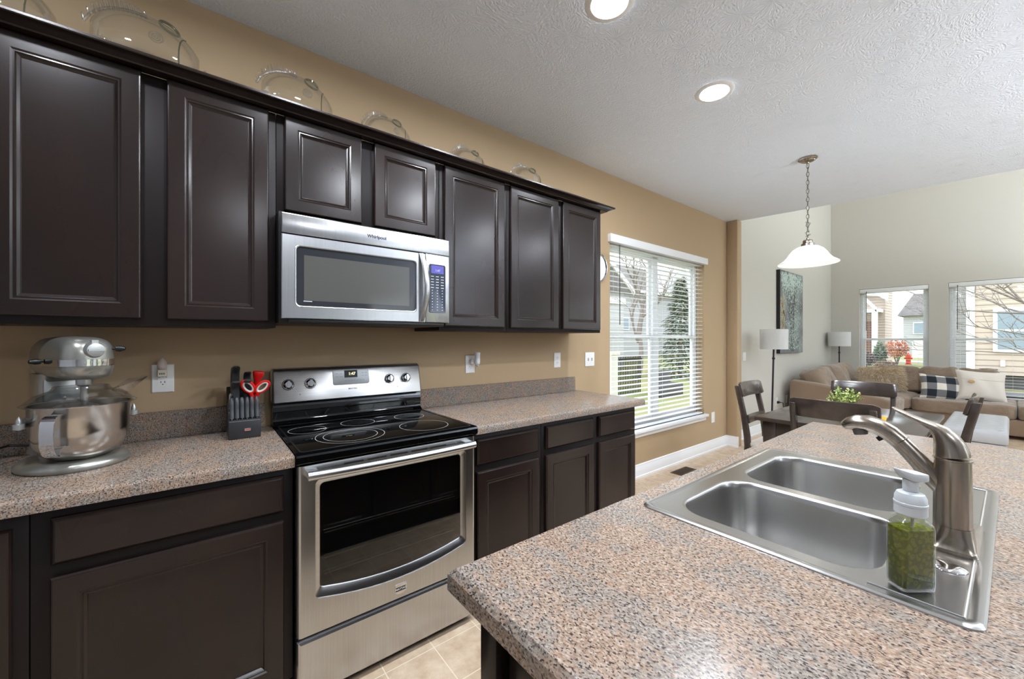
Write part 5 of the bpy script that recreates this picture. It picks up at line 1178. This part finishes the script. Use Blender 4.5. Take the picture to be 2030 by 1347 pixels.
def tree(name, label, trunk, r0, seed, depth, spread=.5, mains=None, shrink=.74, bias=None):
    rnd = random.Random(seed); b = MB()
    def br(p, d, L_, r_, k):
        pts = [p]; dd = d.copy()
        for _ in range(3):
            dd = (dd+Vector((rnd.gauss(0, .10), rnd.gauss(0, .10), rnd.gauss(0, .08)+.03))).normalized(); pts.append(pts[-1]+dd*L_/3)
        b.tube(pts, [r_, r_*.88, r_*.76, r_*.62], 5 if r_ < .03 else 8)
        if k:
            for q in range(2 if k > 1 else 3):
                nd = (dd+Vector((rnd.gauss(0, spread), rnd.gauss(0, spread), rnd.gauss(.12, spread*.6)))).normalized(); br(pts[-1-(q == 2)], nd, L_*shrink*rnd.uniform(.8, 1.1), r_*.6, k-1)
            nd = (dd+Vector((rnd.gauss(0, spread*1.2), rnd.gauss(0, spread*1.2), rnd.gauss(.1, .3)))).normalized(); br(pts[2], nd, L_*shrink*.8, r_*.5, k-1)
    for p, d, L_, r_, k in (mains or [(Vector(trunk), Vector((0, 0, 1)), 1.4, r0, depth)]): br(Vector(p), Vector(d).normalized(), L_, r_, k)
    t = thing(name, label, 'tree', (trunk[0], trunk[1], trunk[2])); b.build('branches', barkm, t); return t
tx = 13.2; P0 = (tx, -3.6, GZ)
tree('bare_tree', 'bare tree with dark thin branches close outside the wide far window', P0, .09, 12, 5, mains=[
    (P0, (0, .02, 1), 1.3, .075, 0), ((tx, -3.58, .95), (0.05, .85, .55), 1.5, .032, 4), ((tx, -3.58, .95), (.1, .6, 1.0), 1.7, .036, 4), ((tx, -3.6, .7), (-.05, 1.0, .32), 1.2, .026, 3),
    ((tx, -3.58, .95), (0, .1, 1), 1.6, .04, 4), ((tx, -3.58, .55), (.0, 1.0, .12), 1.3, .022, 3), ((tx, -3.58, .9), (0, -.6, .9), 1.5, .035, 3)])
tree('slender_bare_tree', 'slender bare tree in front of the distant white house', (46, 1.5, GZ), .07, 31, 5, mains=[((46, 1.5, GZ), (0, 0, 1), 1.9, .07, 5)])
tree('bare_yard_tree', 'bare tree in the side yard beyond the kitchen window', (14.84, 8, GZ), .14, 6, 5, spread=.38, mains=[((14.84, 8, GZ), (0, 0, 1), 1.7, .13, 0), ((14.84, 8, 1.3), (.02, 0, 1), 1.5, .12, 5), ((14.84, 8, 1.3), (.5, .1, .8), 1.3, .06, 4), ((14.84, 8, 1.2), (-.55, -.1, .8), 1.3, .06, 4)])
t = thing('evergreen_tree', 'dark evergreen tree beyond the right half of the kitchen window', 'tree', (16.6, 7, GZ)); b = MB(); rnd = random.Random(8)
for _ in range(3000):
    u = rnd.random()**.8; z = GZ+.25+4.2*(1-u)+rnd.gauss(0, .05); r_ = 1.3*u*rnd.uniform(.3, 1)*(1+.25*math.sin(z*9))+.04; a = rnd.uniform(0, 2*PI); d = Vector((math.cos(a), math.sin(a), -.25)); p = Vector((16.6, 7, z))+d*r_; w = Vector((-d.y, d.x, 0))*.05
    b.add([p, p+d*.09+w, p+d*.24+Vector((0, 0, -.03)), p+d*.09-w], [(0, 1, 2, 3)])
b.build('foliage', evergm, t, smooth=False); MB().tube([(16.6, 7, GZ), (16.6, 7, 3.6)], [.12, .02], 8).build('trunk', barkm, t)
# houses and garden things beyond the kitchen window
t = thing('grey_house', 'grey-sided house with dormer roofs beyond the kitchen window', 'house', (38, 24, GZ))
MB().box(24, 52, 20, 28, GZ, 6.0).build('siding_wall', sid_g, t, smooth=False)
b = MB(); b.rings([[(23.4, 19.3, 5.95), (52.6, 19.3, 5.95), (52.6, 28.7, 5.95), (23.4, 28.7, 5.95)], [(26, 24, 9.4), (50, 24, 9.4), (50, 24.2, 9.4), (26, 24.2, 9.4)]]); b.build('roof', roofm, t, smooth=False)
b = MB(); b.prism([(35, 6.0), (39, 9.0), (43, 6.0)], 'y', 18.9, 24); b.build('gable', sid_w, t, smooth=False)
MB().box(23.4, 52.6, 19.25, 19.32, 5.72, 5.98).build('fascia', whitew, t)
for x in (29.95, 34.2, 39, 43.5, 47):
    fr = MB().box(x, x+1.1, 19.93, 19.999, 2.2, 3.4).build('window', whitew, t); MB().box(x+.1, x+1.0, 19.9, 19.93, 2.3, 3.3).build('pane', winext, fr)
t = thing('near_grey_house', 'pale grey house gable with white trim at the left of the kitchen window', 'house', (15, 14, GZ))
MB().box(11, 19.3, 12, 17, GZ, 4.15).build('siding_wall', sid_w, t, smooth=False); MB().prism([(10.6, 4.1), (14.9, 7.6), (19.75, 4.1)], 'y', 11.7, 17.3).build('roof', roofm, t, smooth=False)
b = MB(); b.rings([[(14.9, 11.6, 7.45), (14.9, 11.6, 7.75), (14.9, 11.7, 7.75), (14.9, 11.7, 7.45)], [(19.85, 11.6, 3.95), (19.85, 11.6, 4.25), (19.85, 11.7, 4.25), (19.85, 11.7, 3.95)]]); b.build('rake_trim', whitew, t)
MB().box(11, 19.35, 11.9, 11.99, 3.4, 3.75).build('band_trim', whitew, t)
t = thing('picket_fence', 'dark iron fence panel in the yard beyond the kitchen window', 'fence', (9.9, 5.05, GZ))
b = MB()
for k in range(16): b.box(9.3+k*.085, 9.325+k*.085, 5.03, 5.055, GZ, .84)
b.build('pickets', blackmt, t); b = MB(); b.box(9.26, 10.65, 5.02, 5.065, .70, .75); b.box(9.26, 10.65, 5.02, 5.065, GZ+.12, GZ+.17); b.build('rails', blackmt, t)
t = thing('fence_post', 'white square post outside the left of the kitchen window', 'post', (7.75, 4, GZ)); MB().box(7.62, 7.88, 3.87, 4.13, GZ, .95).build('shaft', whitepl, t); MB().box(7.58, 7.92, 3.83, 4.17, .95, 1.02).build('cap', whitepl, t)
t = thing('patio_bench', 'dark patio bench on the lawn beyond the kitchen window', 'bench', (10.6, 4.1, GZ)); pm = mat('dark_patio_weave', (92, 90, 94), .8)
MB().box(10.1, 11.1, 3.9, 4.35, GZ+.02, GZ+.38).build('seat', pm, t, bevel=.02); MB().box(10.1, 11.1, 4.30, 4.42, GZ+.02, .40).build('backrest', pm, t, bevel=.02)
